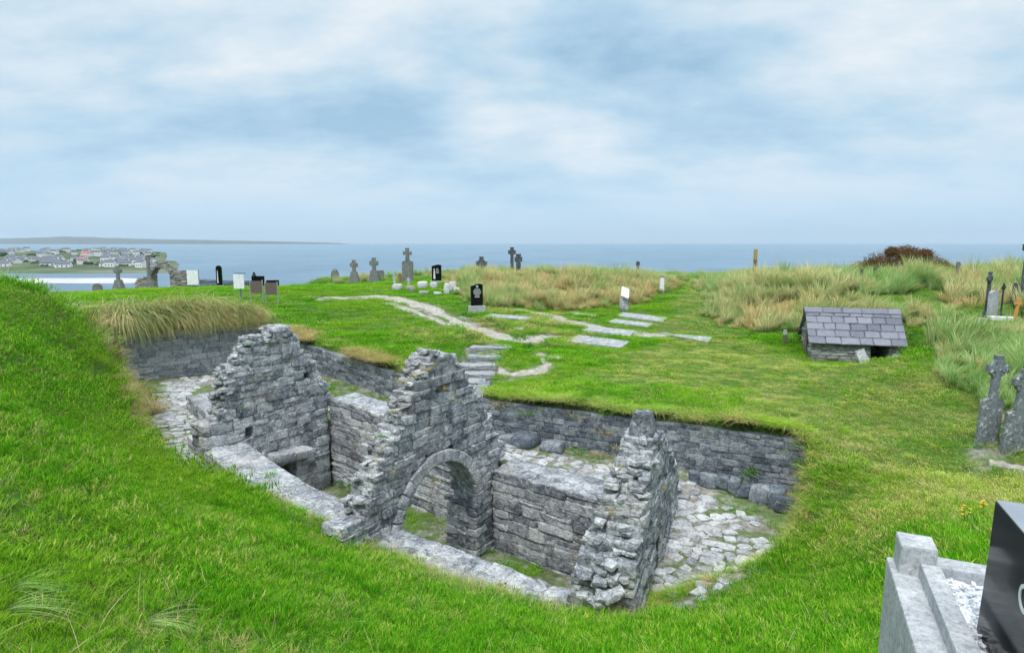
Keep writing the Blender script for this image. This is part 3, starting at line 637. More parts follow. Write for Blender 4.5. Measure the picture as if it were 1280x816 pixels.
MB().box((c2[0], c2[1], (sl_b + sl_t) / 2), (.28, .02, sl_t - sl_b), rz=math.atan2((B - A)[1], (B - A)[0])).build('slit_shade_panel', M['dark_void'], church)  # near-black panel just inside the slit, its colour stands in for deep shade
kpk = int(np.argmax(pz3)); sc_ = ps3[kpk]; dd3 = (B - A) / smax3; ngN = ng / np.hypot(*ng)
cc = A + dd3 * (sc_ - .02) + ngN * .24
mb = MB(); mb.box((cc[0], cc[1], zpk + .13), (.42, .40, .44), rz=math.atan2(ngN[1], ngN[0]), taper=.66, bevel=.03); mb.rough(.008, 2, 4)
mb.build('capstone', M['church'], church)
# --- side walls: A->B inner top line, thickness outward, walking surface of flat rubble
def side_wall(name, pts, thick, nrm, ztops, zbot, seed, label=None, ch=(.16, .30), sl=(.35, 1.0), mat='church', layers=2):
    S = []
    for k in range(len(pts) - 1):
        a, b = np.array(pts[k]), np.array(pts[k + 1]); Ls = np.hypot(*(b - a)); za, zb = ztops[k], ztops[k + 1]
        f = lambda s, z: (s > -1)
        S += masonry(a, b, thick, nrm[k] if isinstance(nrm, list) else nrm, f, zbot, za, ch, sl, layers=layers, seed=seed + k, face_jit=.012, fit=True, tiltz=(zb - za) / Ls)
    o = stones_mesh(name, S, M[mat], church if label is not None else None, jit=.05, rnd=.04, amp=.014, seed=seed)
    if label: o['label'] = label
    return o
PI_ = lambda px, py, z: W2(PZ(px, py, z))
side_wall('side_wall', [(-5.25, 17.05), (-2.75, 15.6), (-1.55, 14.65), (-.75, 13.95)], .9, (.6, .75), [-4.42, -4.72, -4.8, -4.9], FLOOR - .2, 40, 'nave wall on the far side')
side_wall('side_wall', [(-0.42, 13.15), (1.75, 11.75), (2.6, 11.3)], .95, (.5, .86), [-5.08, -5.15, -5.15], FLOOR - .2, 50, 'chancel wall on the far side')
nw = [(-8.55, 15.45), (-7.0, 13.75), (-5.05, 11.75), (-3.2, 10.45)]
side_wall('side_wall', nw, .95, [(.72, .70), (.72, .70), (.58, .8)], [-5.02, -5.02, -5.1, -5.25], FLOOR - .2, 60, 'nave wall on the near side with a bare flat top', ch=(.18, .32))
W2l = [W2(near[6]), W2(near[5]), W2(near[4]), W2(near[3]), W2(near[2]), W2(near[1]), (1.75, 8.5)]
W2l = [(x + .05, y - .05) for x, y in W2l]
side_wall('side_wall', W2l, .80, (.5, .86), [-5.28, -5.3, -5.33, -5.36, -5.4, -5.4, -5.42], FLOOR - .2, 70, 'chancel wall on the near side, low and broken')
# --- retaining walls
def retaining(label, a, b, ta, tb, zb, seed, mat='retain', thick=.36, ch=(.08, .17), sl=(.16, .5), cat='stone wall', group='dry stone retaining walls round the pit'):
    a = np.array(a); b = np.array(b); d = b - a; nrm = np.array([-d[1], d[0]]); Ls = np.hypot(*d)
    if nrm @ np.array([0, 1]) < 0: nrm = -nrm
    S = masonry(a, b, thick, nrm, lambda s, z: s > -1, zb, ta - .19, ch, sl, seed=seed, face_jit=.009, fit=True, tiltz=(tb - ta) / Ls)
    o = stones_mesh('retaining_wall', S, M[mat], None, jit=.045, rnd=.04, amp=.007, seed=seed); return tag(o, label, cat, group)
retaining('pale grey retaining wall under overhanging marram grass, at the left end of the pit', RW_A, RW_B, -3.16, -3.18, -5.5, 101, 'retain_pale', ch=(.13, .24), sl=(.25, .6))
retaining('dark retaining wall fringed with dry grass, behind the far gable', RW_B, RW_C, -3.42, -3.98, -5.5, 102)
retaining('short retaining wall between the steps and the dark fringed wall, behind the arch gable', RW_C, RW_D, -4.02, -4.05, -5.5, 103)
retaining('long dark retaining wall below the lawn, running right from the steps', RW_E, RW_F, -4.02, -3.92, -5.6, 104)
retaining('short return of dark walling beside the foot of the stone steps', (-0.85, 16.1), (-0.62, 18.2), -4.1, -3.95, -5.5, 105)
retaining('low bit of walling under the left grass bank beside the church path', (-8.95, 14.0), (-10.1, 15.9), -4.75, -4.62, -5.8, 106, 'retain_pale')
# low thick stub beyond the far gable
S = masonry((-8.35, 16.3), (-10.3, 18.7), 1.9, (.78, .62), lambda s, z: z < -4.72 + .05 * np.sin(s * 3), -5.6, -4.5, (.15, .25), (.35, .8), layers=4, seed=33)
tag(stones_mesh('wall_stub', S, M['church'], None, jit=.1, amp=.02, seed=33), 'low broad flat-topped stub of rubble wall to the left of the far gable', 'stone wall')
# boulders along the foot of the long wall
for k, (px, py, w, h) in enumerate([(789, 605, 15, 17), (808, 608, 22, 20), (868, 604, 14, 14), (886, 607, 22, 18), (902, 612, 16, 20), (917, 613, 14, 20), (930, 614, 16, 17), (945, 615, 15, 20), (957, 617, 15, 24), (972, 618, 20, 28), (986, 604, 30, 20), (655, 556, 30, 14), (690, 568, 26, 12), (634, 549, 20, 10)]):
    d0 = RW_E; t = (px - 600) / 400; Y = 15.6 - 3.95 * t; p = PX(px, py, Y); sc = Y / F
    zz = float(Z(p[0], p[1])); hh = h * sc
    S = [(np.array([p[0], p[1], zz + hh * .42]), np.array([.9, -.45, 0]) * w * sc * .52, np.array([.45, .9, 0]) * w * sc * .4, np.array([random.gauss(0, .03), 0, hh * .55]), random.random())]
    lab = 'rough grey boulder in the row at the foot of the long dark wall' if k < 11 else 'low dark rock half buried in turf at the foot of the long dark wall'
    if k == 10: lab = 'tilted angular boulder in the pit corner, lying above the end of the row'
    if k == 9: lab = 'tallest upright boulder in the corner at the end of the row'
    o = stones_mesh('boulder', S, M['boulder'], None, jit=.15, rnd=.16, amp=.02, seed=200 + k); tag(o, lab, 'boulder', 'boulders along the foot of the wall')
# steps
for k, (x0, x1, py, Y) in enumerate([(588, 640, 435, 22.0), (585, 635, 446, 21.2), (576, 624, 457, 20.4), (578, 628, 468, 19.6), (584, 606, 478, 18.9), (590, 604, 486, 18.2)]):
    a = PX(x0, py, Y); b = PX(x1, py - 1, Y); c = (a + b) / 2; hl = np.hypot(*(b - a)[:2]) / 2
    mb = MB(); mb.box((0, 0, -.09), (hl * 2, .62, .18), bevel=.02); mb.rough(.012, 3, 50 + k)
    o = mb.build('stone_step', M['flag']); o.location = (c[0], c[1] + .2, c[2]); o.rotation_euler = (0, 0, -.06)
    tag(o, ['top', 'second', 'third', 'fourth', 'fifth', 'lowest'][k] + ' stone step of the flight down into the pit' + (', half hidden by the arch gable' if k > 3 else ', worn pale on its tread'), 'stone step', 'stone steps into the pit')
    if 0: pass

# ------------------------------------------------------------------ paths
PATHS = []
def path(name, pts, widths, seed, h=.03):
    P = [hit(*p)[:2] if len(p) == 2 else np.array(p[:2]) for p in pts]
    PATHS.append(([W2(p) for p in P], max(widths) * .5))
    t = np.linspace(0, len(P) - 1, max(20, len(P) * 14)); X = np.interp(t, range(len(P)), [p[0] for p in P]); Y = np.interp(t, range(len(P)), [p[1] for p in P]); w = np.interp(t, range(len(P)), widths)
    k = np.ones(9) / 9; Xs = np.convolve(np.pad(X, 4, 'edge'), k, 'valid'); Ys = np.convolve(np.pad(Y, 4, 'edge'), k, 'valid')
    tx = np.gradient(Xs); ty = np.gradient(Ys); l = np.hypot(tx, ty) + 1e-9; nx, ny = -ty / l, tx / l; V = []; m = 9
    for i in range(len(t)):
        wl = w[i] * (.5 + (float(fbm(t[i] * 2.1, seed, seed)) - .5) * .9); wr = w[i] * (.5 + (float(fbm(t[i] * 2.1, seed + 9.3, seed)) - .5) * .9)
        for j in range(m):
            q = -wr + (wl + wr) * j / (m - 1); x, y = Xs[i] + nx[i] * q, Ys[i] + ny[i] * q
            V.append((x, y, float(Z(x, y)) + h * math.sin(math.pi * j / (m - 1)) + .004 - (.03 if j in (0, m - 1) else 0)))
    o = mesh_np(name, V, quads(len(t), m), M['path']); return tag(o, kind='structure')
path('path', [(400, 373), (450, 371), (488, 372), (520, 380), (548, 393), (585, 408), (600, 414), (630, 422), (660, 426), (684, 421)], [.18, .35, 1.5, 1.3, .75, .8, .85, .85, .9, .4], 1)
path('path', [(482, 378), (510, 388), (548, 402), (570, 408)], [.4, .45, .4, .3], 2)
path('path', [(640, 388), (660, 390), (690, 396), (700, 400), (730, 405), (770, 413), (800, 420), (835, 420)], [.4, 1.0, 1.2, 1.0, .9, .9, 1.0, .4], 3)
path('path', [(600, 474), (640, 470), (675, 462), (686, 455), (676, 448)], [.3, .4, .5, .4, .2], 4)
path('path', [(1235, 578), (1255, 582), (1282, 586), (1320, 590)], [.12, .25, .35, .35], 5)
path('path', [(560, 352), (530, 372), (515, 377)], [.1, .3, .8], 6) if 0 else None
path('path', [(670, 443), (700, 447), (720, 450)], [.3, .5, .2], 7)

# flagstones in the pit: one paving sheet of fitted flags on the pit path
def paving(name, line, widths, seed, size=(.17, .40)):
    r = np.random.default_rng(seed); S = []
    P = np.array(line); seg = np.r_[0, np.cumsum(np.hypot(*np.diff(P, axis=0).T))]
    s = 0
    PATHS.append(([W2(p) for p in P], max(widths) * .5))
    while s < seg[-1]:
        st = r.uniform(*size) * .8; c = np.array([np.interp(s + st / 2, seg, P[:, 0]), np.interp(s + st / 2, seg, P[:, 1])]); i = min(np.searchsorted(seg, s + st / 2, 'right') - 1, len(P) - 2)
        d = (P[i + 1] - P[i]) / np.hypot(*(P[i + 1] - P[i])); n = np.array([-d[1], d[0]]); w = np.interp(s, seg, widths)
        q = -w / 2 + r.normal(0, .1)
        while q < w / 2:
            l = r.uniform(*size)
            if r.random() < .96:
                a = r.normal(0, .3); dd_ = d * math.cos(a) + n * math.sin(a); nn_ = -d * math.sin(a) + n * math.cos(a); cc = c + n * (q + l / 2) + d * r.normal(0, .05)
                k = r.uniform(.8, 1.08)
                S.append((np.array([*cc, float(Z(*cc)) - .012 + r.uniform(-.012, .008)]), np.array([*dd_, r.normal(0, .03)]) * (st / 2 - .004) * k, np.array([*nn_, r.normal(0, .03)]) * (l / 2 - .004) * k, np.array([0, 0, .04]), r.random()))
            q += l
        s += st
    o = stones_mesh(name, S, M['flag'], None, jit=.14, rnd=.16, amp=.008, seed=seed); return tag(o, kind='structure')
paving('path', [(2.45, 8.7), (3.1, 9.4), (3.8, 10.2), (4.0, 11.0), (3.6, 12.2), (2.2, 13.1), (0.3, 14.2), (-1.4, 15.6), (-3.0, 17.4), (-5.5, 19.2)], [1.0, 1.1, 1.8, 2.0, 1.5, 1.1, 1.0, .9, .8, .8], 301)
paving('path', [PI_(246, 590, -5.5), PI_(238, 560, -5.45), PI_(232, 535, -5.4), PI_(222, 508, -5.3), PI_(219, 492, -5.25), PI_(238, 477, -5.2), PI_(270, 470, -5.15), PI_(300, 478, -5.1)], [.7, .8, .9, 1.1, 1.2, 1.0, .9, .8], 302)

bx, by = GX.ravel(), GY.ravel(); sel = (by > 5) & (by < 48) & (np.abs(bx) < 26) & (pitmask < .5)
bm_ = np.zeros(len(bx)); dsel = np.full(sel.sum(), 9.)
for pts, w in PATHS: dsel = np.minimum(dsel, pdist(pts, bx[sel], by[sel]) - w * .66)
bm_[sel] = sstep(.35, -.1, dsel - (fbm(bx[sel] * 2.5, by[sel] * 2.5, 31, 3) - .5) * .9)
gr.data.attributes['pit'].data.foreach_set('value', np.maximum(pitmask, bm_).astype(np.float32))
# ------------------------------------------------------------------ grave slabs lying flush in the lawn
def slab(corners, label, mat='slab', t=.13, raise_=.06):
    P = [hit(*c) for c in corners]; zz = np.mean([p[2] for p in P]) + raise_; c = np.mean(P, 0)
    mb = MB(); a = [mb.bm.verts.new((p[0] - c[0], p[1] - c[1], p[2] - c[2] + raise_)) for p in P]; b = [mb.bm.verts.new((p[0] - c[0], p[1] - c[1], p[2] - c[2] + raise_ - t)) for p in P]
    n = len(P); mb.bm.faces.new(a); mb.bm.faces.new(b[::-1])
    for i in range(n): mb.bm.faces.new([a[(i + 1) % n], a[i], b[i], b[(i + 1) % n]])
    o = mb.build('grave_slab', M[mat], bevel=.012); o.location = (c[0], c[1], c[2]); SL.append([W2(p) for p in P]); return tag(o, label, 'grave slab', 'flat grave slabs set in the lawn')
SL = []
slab([(707, 428), (724, 420), (788, 428), (776, 436)], 'large flat grave slab set nearest the pit, with thick grass along its lower edge')
slab([(727, 414), (740, 410), (794, 415), (787, 422)], 'pale flat grave slab just behind the largest slab, its end on the trodden path')
slab([(760, 404), (768, 400), (816, 406), (810, 410)], 'narrow whitish grave slab, lower of the close pair below the slanted marker stone')
slab([(772, 396), (778, 392), (834, 398), (828, 404)], 'long grave slab, upper of the close pair below the slanted marker stone')
slab([(840, 421), (846, 419), (891, 423), (885, 429)], 'isolated narrow whitish slab at the right end of the trodden path')
slab([(606, 397), (611, 394), (668, 397), (660, 401)], 'dull grey grave slab in the rough bank below the black headstone')
slab([(714, 394), (718, 392), (746, 395), (742, 397)], 'small thin white slab in the grass in front of the big dune')
slab([(642, 412), (646, 410), (656, 411), (652, 414)], 'tiny white stone flush with the bank above the steps')
slab([(868, 357), (872, 356), (884, 357), (882, 359)], 'thin pale slab at the far end of the grassy track by the shore')

# ------------------------------------------------------------------ grave markers
def base_at(px, py, Y=None):
    if Y is None: return hit(px, py)
    x = (px - 640) / F * (Y * CP + .4); return np.array([x, Y, float(Z(x, Y))])
def scale_at(p): return (p[1] * CP - p[2] * SP) / F
def headstone_outline(w, h, top, n=10):
    if top == 'round': return [(-w / 2, 0), (w / 2, 0), (w / 2, h - w / 2)] + [(w / 2 * math.cos(a), h - w / 2 + w / 2 * math.sin(a)) for a in np.linspace(0, math.pi, n)[1:-1]] + [(-w / 2, h - w / 2)]
    if top == 'gothic':
        r = []; k = h - w * .85
        for a in np.linspace(0, 1, n): r.append((w / 2 * math.cos(a * math.pi / 2) ** .8, k + w * .85 * a ** .9))
        return [(-w / 2, 0), (w / 2, 0)] + r[:-1] + [(0, h)] + [(-x, z) for x, z in r[:-1][::-1]]
    if top == 'camber': return [(-w / 2, 0), (w / 2, 0), (w / 2, h * .9)] + [(w / 2 * math.cos(a) , h * .9 + h * .1 * math.sin(a)) for a in np.linspace(0, math.pi, n)[1:-1]] + [(-w / 2, h * .9)]
    if top == 'slope': return [(-w / 2, 0), (w / 2, 0), (w / 2, h * .96), (w * .15, h), (-w / 2, h * .9)]
    return [(-w / 2, 0), (w / 2, 0), (w / 2, h), (-w / 2, h)]
def headstone(px, py, wpx, hpx, label, top='flat', mat='old_stone', Y=None, rz=0, base=.12, engr=0, emblem=False, th=.12, figure=False, grp='headstones in the graveyard'):
    p = base_at(px, py, Y); s = scale_at(p); w, h = wpx * s, hpx * s
    t = thing('headstone', label, 'headstone', p, rz + math.atan2(-p[0], p[1]) * .5, grp)
    bh = h * base
    if base: MB().box((0, 0, bh / 2 - .06), (w * 1.3, th * 2.4, bh + .12), bevel=.01).build('plinth', M['pale_stone' if mat == 'black' else mat], t)
    tb = MB(); tb.prism([(x, z + bh) for x, z in headstone_outline(w, h - bh, top)], th); tb.build('tablet', M[mat], t, bevel=.006)
    if emblem: MB().ring((0, -th / 2 - .004, bh + (h - bh) * .87), w * .10, w * .05, .008).build('emblem', M['engrave'], t)
    if engr:
        mb = MB(); r = random.Random(int(px))
        for k in range(engr):
            ln = w * r.uniform(.35, .7); mb.box((w * .08 if figure else 0, -th / 2 - .003, bh + (h - bh) * (.74 - k * .085)), (ln * (.55 if figure else 1), .006, h * .022))
        mb.build('inscription', M['engrave'], t)
    if figure: MB().prism([(-w * .34, bh + h * .1), (-w * .12, bh + h * .1), (-w * .18, bh + h * .5), (-w * .2, bh + h * .66), (-w * .28, bh + h * .66), (-w * .3, bh + h * .5)], .008, y0=-th / 2 - .003).build('carving', M['engrave'], t)
    return t
def cross(px, py, hpx, label, celtic=True, mat='dark_cross', Y=None, rz=0, wfrac=.42, shaftw=.13, ped=None, plinth=.12, th=None, lean=0, grp='stone crosses in the graveyard', ringk=.30, slabshape=None, taper=.75):
    p = base_at(px, py, Y); s = scale_at(p); h = hpx * s; t = thing('grave_cross' , label, 'grave cross', p, rz, grp); t.rotation_euler = (0, lean, rz)
    z0 = 0
    if ped:                                   # pedestal (width fraction, height fraction)
        pw, ph = ped[0] * h, ped[1] * h
        MB().box((0, 0, ph * .06), (pw * 1.3, pw * .95, ph * .16), bevel=.01).build('plinth', M[mat], t)
        MB().box((0, 0, ph * .57), (pw, pw * .6, ph * .86), taper=.86 if len(ped) < 3 else ped[2], bevel=.012).build('pedestal', M[mat], t); z0 = ph
    elif slabshape:
        pw, ph = slabshape[0] * h, slabshape[1] * h
        out = [(-pw / 2, -.1), (pw / 2, -.1), (pw / 2, ph * .94), (pw * .25, ph), (-pw * .25, ph), (-pw / 2, ph * .94)]
        MB().prism(out, th or .12).build('slab', M[mat], t, bevel=.006); z0 = ph
    elif plinth:
        MB().box((0, 0, plinth * h / 2 - .04), (shaftw * h * 2.4, shaftw * h * 1.8, plinth * h + .08), taper=.85, bevel=.01).build('plinth', M[mat], t); z0 = plinth * h
    T = th or .10; sw = shaftw * h; ch = h - z0; cz = h - wfrac * h * .5 - sw * .25; aw = wfrac * h / 2
    MB().prism([(-sw / 2, z0), (sw / 2, z0), (sw / 2 * taper, cz), (-sw / 2 * taper, cz)], T).build('shaft', M[mat], t, bevel=.006)
    a = sw / 2 * taper; k = 1.35
    out = [(-a, cz - a), (-a, cz - a - .001), (a, cz - a - .001), (a, cz - a), (aw * .96, cz - a * k), (aw, cz + a * k), (a, cz + a), (a * k, h), (-a * k, h), (-a, cz + a), (-aw, cz + a * k), (-aw * .96, cz - a * k)]
    out = out[:1] + out[3:]
    hd = MB().prism(out, T * .98).build('cross_head', M[mat], t, bevel=.006)
    if celtic: MB().ring((0, 0, cz), aw * .80, aw * .80 - sw * .42, T * .7).build('ring', M[mat], hd)
    return t
headstone(122, 365, 11, 18, 'plain weathered headstone with rounded top just past the left mound', 'round', Y=40, base=0)
cross(149, 366, 34, 'broad old stone cross monument between the mound and the chapel ruin', celtic=True, mat='old_stone', Y=39, ped=(.42, .5, .5), wfrac=.30)
headstone(162, 362, 5, 9, 'small stub of grey stone beside the chapel ruin', 'flat', Y=42, base=0)
cross(188, 365, 42, 'slim grey wayside pillar standing in front of the chapel arch', celtic=False, mat='old_stone', Y=37, ped=(.34, .22), wfrac=.13, shaftw=.11)
headstone(275, 361, 7, 28, 'narrow round-topped black headstone with pale figure, between the white notice boards', 'round', 'black', Y=40, base=.12, figure=True)
t = headstone(323, 346, 15, 18, 'broad black headstone with a carved figure on top, behind the brown panels', 'flat', 'black', Y=43, base=.1)
s_ = scale_at(base_at(323, 346, 43))
mb = MB(); mb.tube((-4.4 * s_, 0, 17 * s_), (-4.4 * s_, 0, 20 * s_), 3.2 * s_, 2.0 * s_, 8); mb.tube((-4.4 * s_, 0, 20 * s_), (-4.6 * s_, 0, 23 * s_), 1.7 * s_, 1.0 * s_, 8)
mb.build('statue', M['iron'], t, smooth=True)
headstone(341, 345, 15, 11, 'low wide black headstone beside the one with a carved figure', 'flat', 'black', Y=43, base=.1)
headstone(385, 345, 13, 11, 'pale semi-transparent looking low headstone out toward the sea', 'camber', 'pale_stone', Y=56, base=0)['label'] = 'low pale headstone, lightest and widest in the row on the skyline'
headstone(419, 344, 10, 15, 'pointed dark headstone with an oval plaque on the skyline', 'gothic', 'old_stone', Y=52, base=0, emblem=True)
cross(443, 347, 29, 'celtic cross on a tapering block, left one of the pair on the skyline', mat='old_stone', Y=48, ped=(.42, .50, .62), wfrac=.34, shaftw=.17)
cross(468, 347, 31, 'celtic cross on a broad block, right one of the pair, against a plain slab', mat='old_stone', Y=47.5, ped=(.40, .48, .7), wfrac=.36, shaftw=.18)
headstone(476, 347, 8, 13, 'plain grey slab tucked behind the right celtic cross of the pair', 'flat', 'old_stone', Y=48.5, base=0)
cross(510, 352, 42, 'tall grave monument with plain latin cross over a shouldered slab', celtic=False, mat='old_stone', Y=45, slabshape=(.32, .63), wfrac=.25, shaftw=.11, th=.3)
headstone(546, 352, 12, 23, 'upright black headstone with white lettering and pale carved figure on the skyline', 'slope', 'black', Y=44, base=.12, engr=4, figure=True)
cross(500.5, 357, 20, 'small brown wooden cross beside the tall latin cross monument', celtic=False, mat='wood', Y=38, wfrac=.32, shaftw=.14, plinth=0, th=.09)
cross(493.5, 360, 18, 'little grey stone cross on a rounded boulder base by the path', celtic=False, mat='pale_stone', Y=37.5, wfrac=.2, shaftw=.16, plinth=.35)
cross(511, 362, 15, 'short white cross leaning on a rough base next to the wooden cross', celtic=False, mat='pale_stone', Y=37, wfrac=.3, shaftw=.18, plinth=.3)
def block(px, py, w, h, label, mat='pale_stone', Y=None, d=.6, jit=.12):
    p = base_at(px, py, Y); s = scale_at(p)
    S = [(np.array([p[0], p[1], p[2] + h * s * .45]), np.array([w * s / 2, 0, 0]), np.array([0, w * s / 2 * d, 0]), np.array([0, 0, h * s * .55]), .7)]
    return tag(stones_mesh('stone_block', S, M[mat], None, jit=jit, rnd=.25, seed=int(px * 7 + py)), label, 'stone', 'rough marker stones in the graveyard')
block(497, 363, 11, 8, 'pale rounded boulder at the foot of the little stone cross')
block(514, 364, 10, 7, 'rough rock at the foot of the short white cross', 'old_stone')
block(528, 361, 11, 9, 'squarish grey block in the grass between wooden cross and black headstone')
block(542, 361, 8, 8, 'small whitish block just below the black skyline headstone')
block(558.5, 367, 7, 13, 'tall narrow whitish marker stone, left of the cluster of three')
block(566, 364, 7, 12, 'leaning whitish marker stone in the middle of the cluster of three', jit=.2)
block(571, 367, 8, 7, 'low whitish block, right of the cluster of three')
block(547, 369, 10, 4, 'flat low stone in the grass nearest the path junction')
block(530, 368, 12, 4, 'flat mossy stone left of the flat low stone by the path', 'old_stone')
headstone(596, 391, 15, 36, 'black headstone with pale lettering and round emblem on grey plinth, above the steps', 'slope', 'black', base=.24, engr=5, emblem=True, th=.16, rz=.35)
cross(602, 345, 29, 'small dark celtic cross rising from the dune grass left of the tall slim cross', Y=50, wfrac=.5, shaftw=.2, plinth=0)
cross(640, 347, 45, 'tall slim celtic cross on the skyline above the big dune', Y=47, ped=(.17, .16), wfrac=.22, shaftw=.11)
cross(648, 347, 35, 'shorter celtic cross close beside the tall slim one', Y=48, wfrac=.28, shaftw=.2, plinth=.3)
# slanted white marker on rough pillar
p = hit(780, 389); s_ = scale_at(p); t = thing('marker_stone', 'white slanted plaque on a rough stone pillar at the edge of the dune', 'grave marker', p, .2)
mb = MB(); mb.box((0, 0, 8 * s_), (9 * s_, 8 * s_, 17 * s_), taper=.8); mb.rough(.03, 2, 7); mb.build('pillar', M['pale_stone'], t, smooth=True)
MB().box((0, -2 * s_, 23 * s_), (10 * s_, 2.5 * s_, 15 * s_), rx=R(-38), ry=R(22), bevel=.012).build('plaque', M['white_stone'], t)
cross(797, 353, 19, 'tiny dark cross at the far shore edge behind the dune', Y=56, wfrac=.26, shaftw=.2, plinth=.2)
p = hit(827, 366); s_ = scale_at(p); t = thing('stone_post', 'white painted square post beside the grassy track to the sea', 'post', p, .1)
MB().box((0, 0, 9 * s_), (5.2 * s_, 5.2 * s_, 20 * s_), taper=.8, bevel=.02).build('shaft', M['white_stone'], t)
MB().box((0, 0, 20.2 * s_), (5 * s_, 5 * s_, 2.2 * s_), taper=.7, bevel=.01).build('cap', M['old_stone'], t)
# tall timber post
def post(px, py, Y, wpx, hpx, label, topmat='post_top', basem=None):
    p = base_at(px, py, Y); s = scale_at(p); t = thing('timber_post', label, 'post', p, .2, 'standing timber posts')
    w = wpx * s; MB().box((0, 0, hpx * s * .35), (w, w, hpx * s * .72), bevel=w * .08).build('shaft', M['post'], t)
    MB().box((0, 0, hpx * s * .855), (w * .985, w * .985, hpx * s * .29), bevel=w * .08).build('post_head', M[topmat], t)
    if basem: MB().box((0, 0, .06), (w * 2, w * 2, .35), taper=.8).build('footing', M[basem], t)
post(942.5, 354, 44, 3.6, 44, 'tall square timber post with yellowish top and white footing by the sea', basem='white_stone')
post(1074, 346, 29.5, 3, 22, 'thin dark post, left of the two in front of the reddish bush', 'post')
post(1091, 347, 29, 3.4, 22, 'thicker dark post, right of the two in front of the reddish bush', 'post')
cross(1193, 345, 27, 'small weathered cross alone on the dune ridge right of the reddish bush', celtic=False, mat='old_stone', Y=30, wfrac=.17, shaftw=.13, plinth=0)
post(982, 430, 21.5, 3.2, 20, 'short grey post in the grass left of the slate roofed hut', 'pale_stone')
post(1101, 347, 31, 1.2, 12, 'thin stick of a post at the edge of the reddish bush', 'post') if 0 else None
# right-hand graves
cross(1231, 400, 55, 'dark celtic cross seen nearly edge on, behind a pale grey slab', Y=21.5, rz=R(38), wfrac=.26, shaftw=.09, plinth=.1)
headstone(1238, 400, 12, 34, 'pale grey blank slab leaning beside the dark edge-on cross', 'camber', 'concrete', Y=21.2, rz=R(30), base=0)
block(1225, 399, 14, 8, 'dark wedge of rock at the foot of the edge-on cross', 'old_stone', Y=20.6)
cross(1249, 401, 44, 'black iron cross on a thin stem with a pale centre plate', mat='iron', Y=21, wfrac=.22, shaftw=.07, plinth=0, rz=R(28), th=.03)
p = base_at(1252, 402, 20.6); MB().box((0, 0, .02), (.9, .5, .08), rz=.4, bevel=.01)
mb = MB(); mb.box((0, 0, .03), (.8, .35, .12), rz=-.3, bevel=.015); o = mb.build('grave_slab', M['white_stone']); o.location = p; tag(o, 'small white slab lying at the foot of the black iron cross', 'grave slab', 'flat grave slabs set in the lawn')
cross(1275, 402, 82, 'tallest celtic cross on a large square pedestal at the right edge', Y=22.5, rz=R(15), ped=(.27, .34, .95), wfrac=.20, shaftw=.10)
cross(1265, 407, 36, 'bright orange varnished wooden cross near the tall pedestal cross', celtic=False, mat='orange', Y=19.8, wfrac=.26, shaftw=.11, plinth=0, th=.06, lean=.12)
p = base_at(1279, 402, 20); t = thing('flower_pot', 'dark bunch of grave flowers beside the orange wooden cross', 'grave flowers', p)
MB().tube((0, 0, 0), (0, 0, .18), .08, .12).build('pot', M['iron'], t)
mb = MB(); r_ = random.Random(3)
for k in range(60):
    a = r_.uniform(0, 6.28); e = r_.uniform(.2, 1.4); q = Vector((math.cos(a) * math.cos(e), math.sin(a) * math.cos(e), math.sin(e))) * r_.uniform(.12, .26); mb.box((q.x, q.y, q.z + .14), (.07, .05, .012), rz=a, rx=e)
mb.build('flowers', M['weed'], t)
cross(1237, 551, 112, 'grey stone cross with white lichen spots on an upright slab, beside a dune tussock', mat='spotted', Y=10.6, rz=R(8), slabshape=(.25, .52), wfrac=.25, shaftw=.085, th=.09, lean=.05, celtic=True)
cross(1269, 560, 104, 'lichen spotted stone cross on an upright slab, partly cut by the right edge', mat='spotted', Y=10.4, rz=R(4), slabshape=(.27, .50), wfrac=.27, shaftw=.09, th=.09, lean=.07, celtic=True)
# notice boards
def board(px, py, Y, wpx, z0px, z1px, label, mat, legs, legmat):
    p = base_at(px, py, Y); s = scale_at(p); t = thing('notice_board', label, 'notice board', p, 0, 'notice boards by the graveyard entrance')
    pn = MB().box((0, 0, (z0px + z1px) / 2 * s), (wpx * s, .04, (z1px - z0px) * s), bevel=.005).build('panel', M[mat], t)
    for lx in legs: MB().tube((lx * s, .05, -.2), (lx * s, .05, (z1px + 1) * s), .035, n=8).build('post', M[legmat], t)
    return t, s, pn
board(242, 366, 38, 14, 4, 22, 'white board back on a thin leg beside the chapel ruin', 'white', [7], 'steel')
t, s_, pn = board(300, 378, 31, 13, 13, 31, 'white board mounted on a blue-grey post left of the brown panels', 'white', [1], 'teal')
MB().box((s_, .06, 32 * s_), (14 * s_, .05, .05)).build('crossbar', M['teal'], t)
for px, lab in ((321, 'brown information panel on steel legs, left of the pair above the dry grass'), (339.5, 'brown information panel on steel legs, right of the pair above the dry grass')):
    t, s_, pn = board(px, 374, 30.5, 13.5, 12, 27, lab, 'brown', [-7.5, 7.5], 'steel')
    MB().box((0, -.024, 19.5 * s_), (14.3 * s_, .02, .03)).build('rail', M['steel'], t) if 0 else None

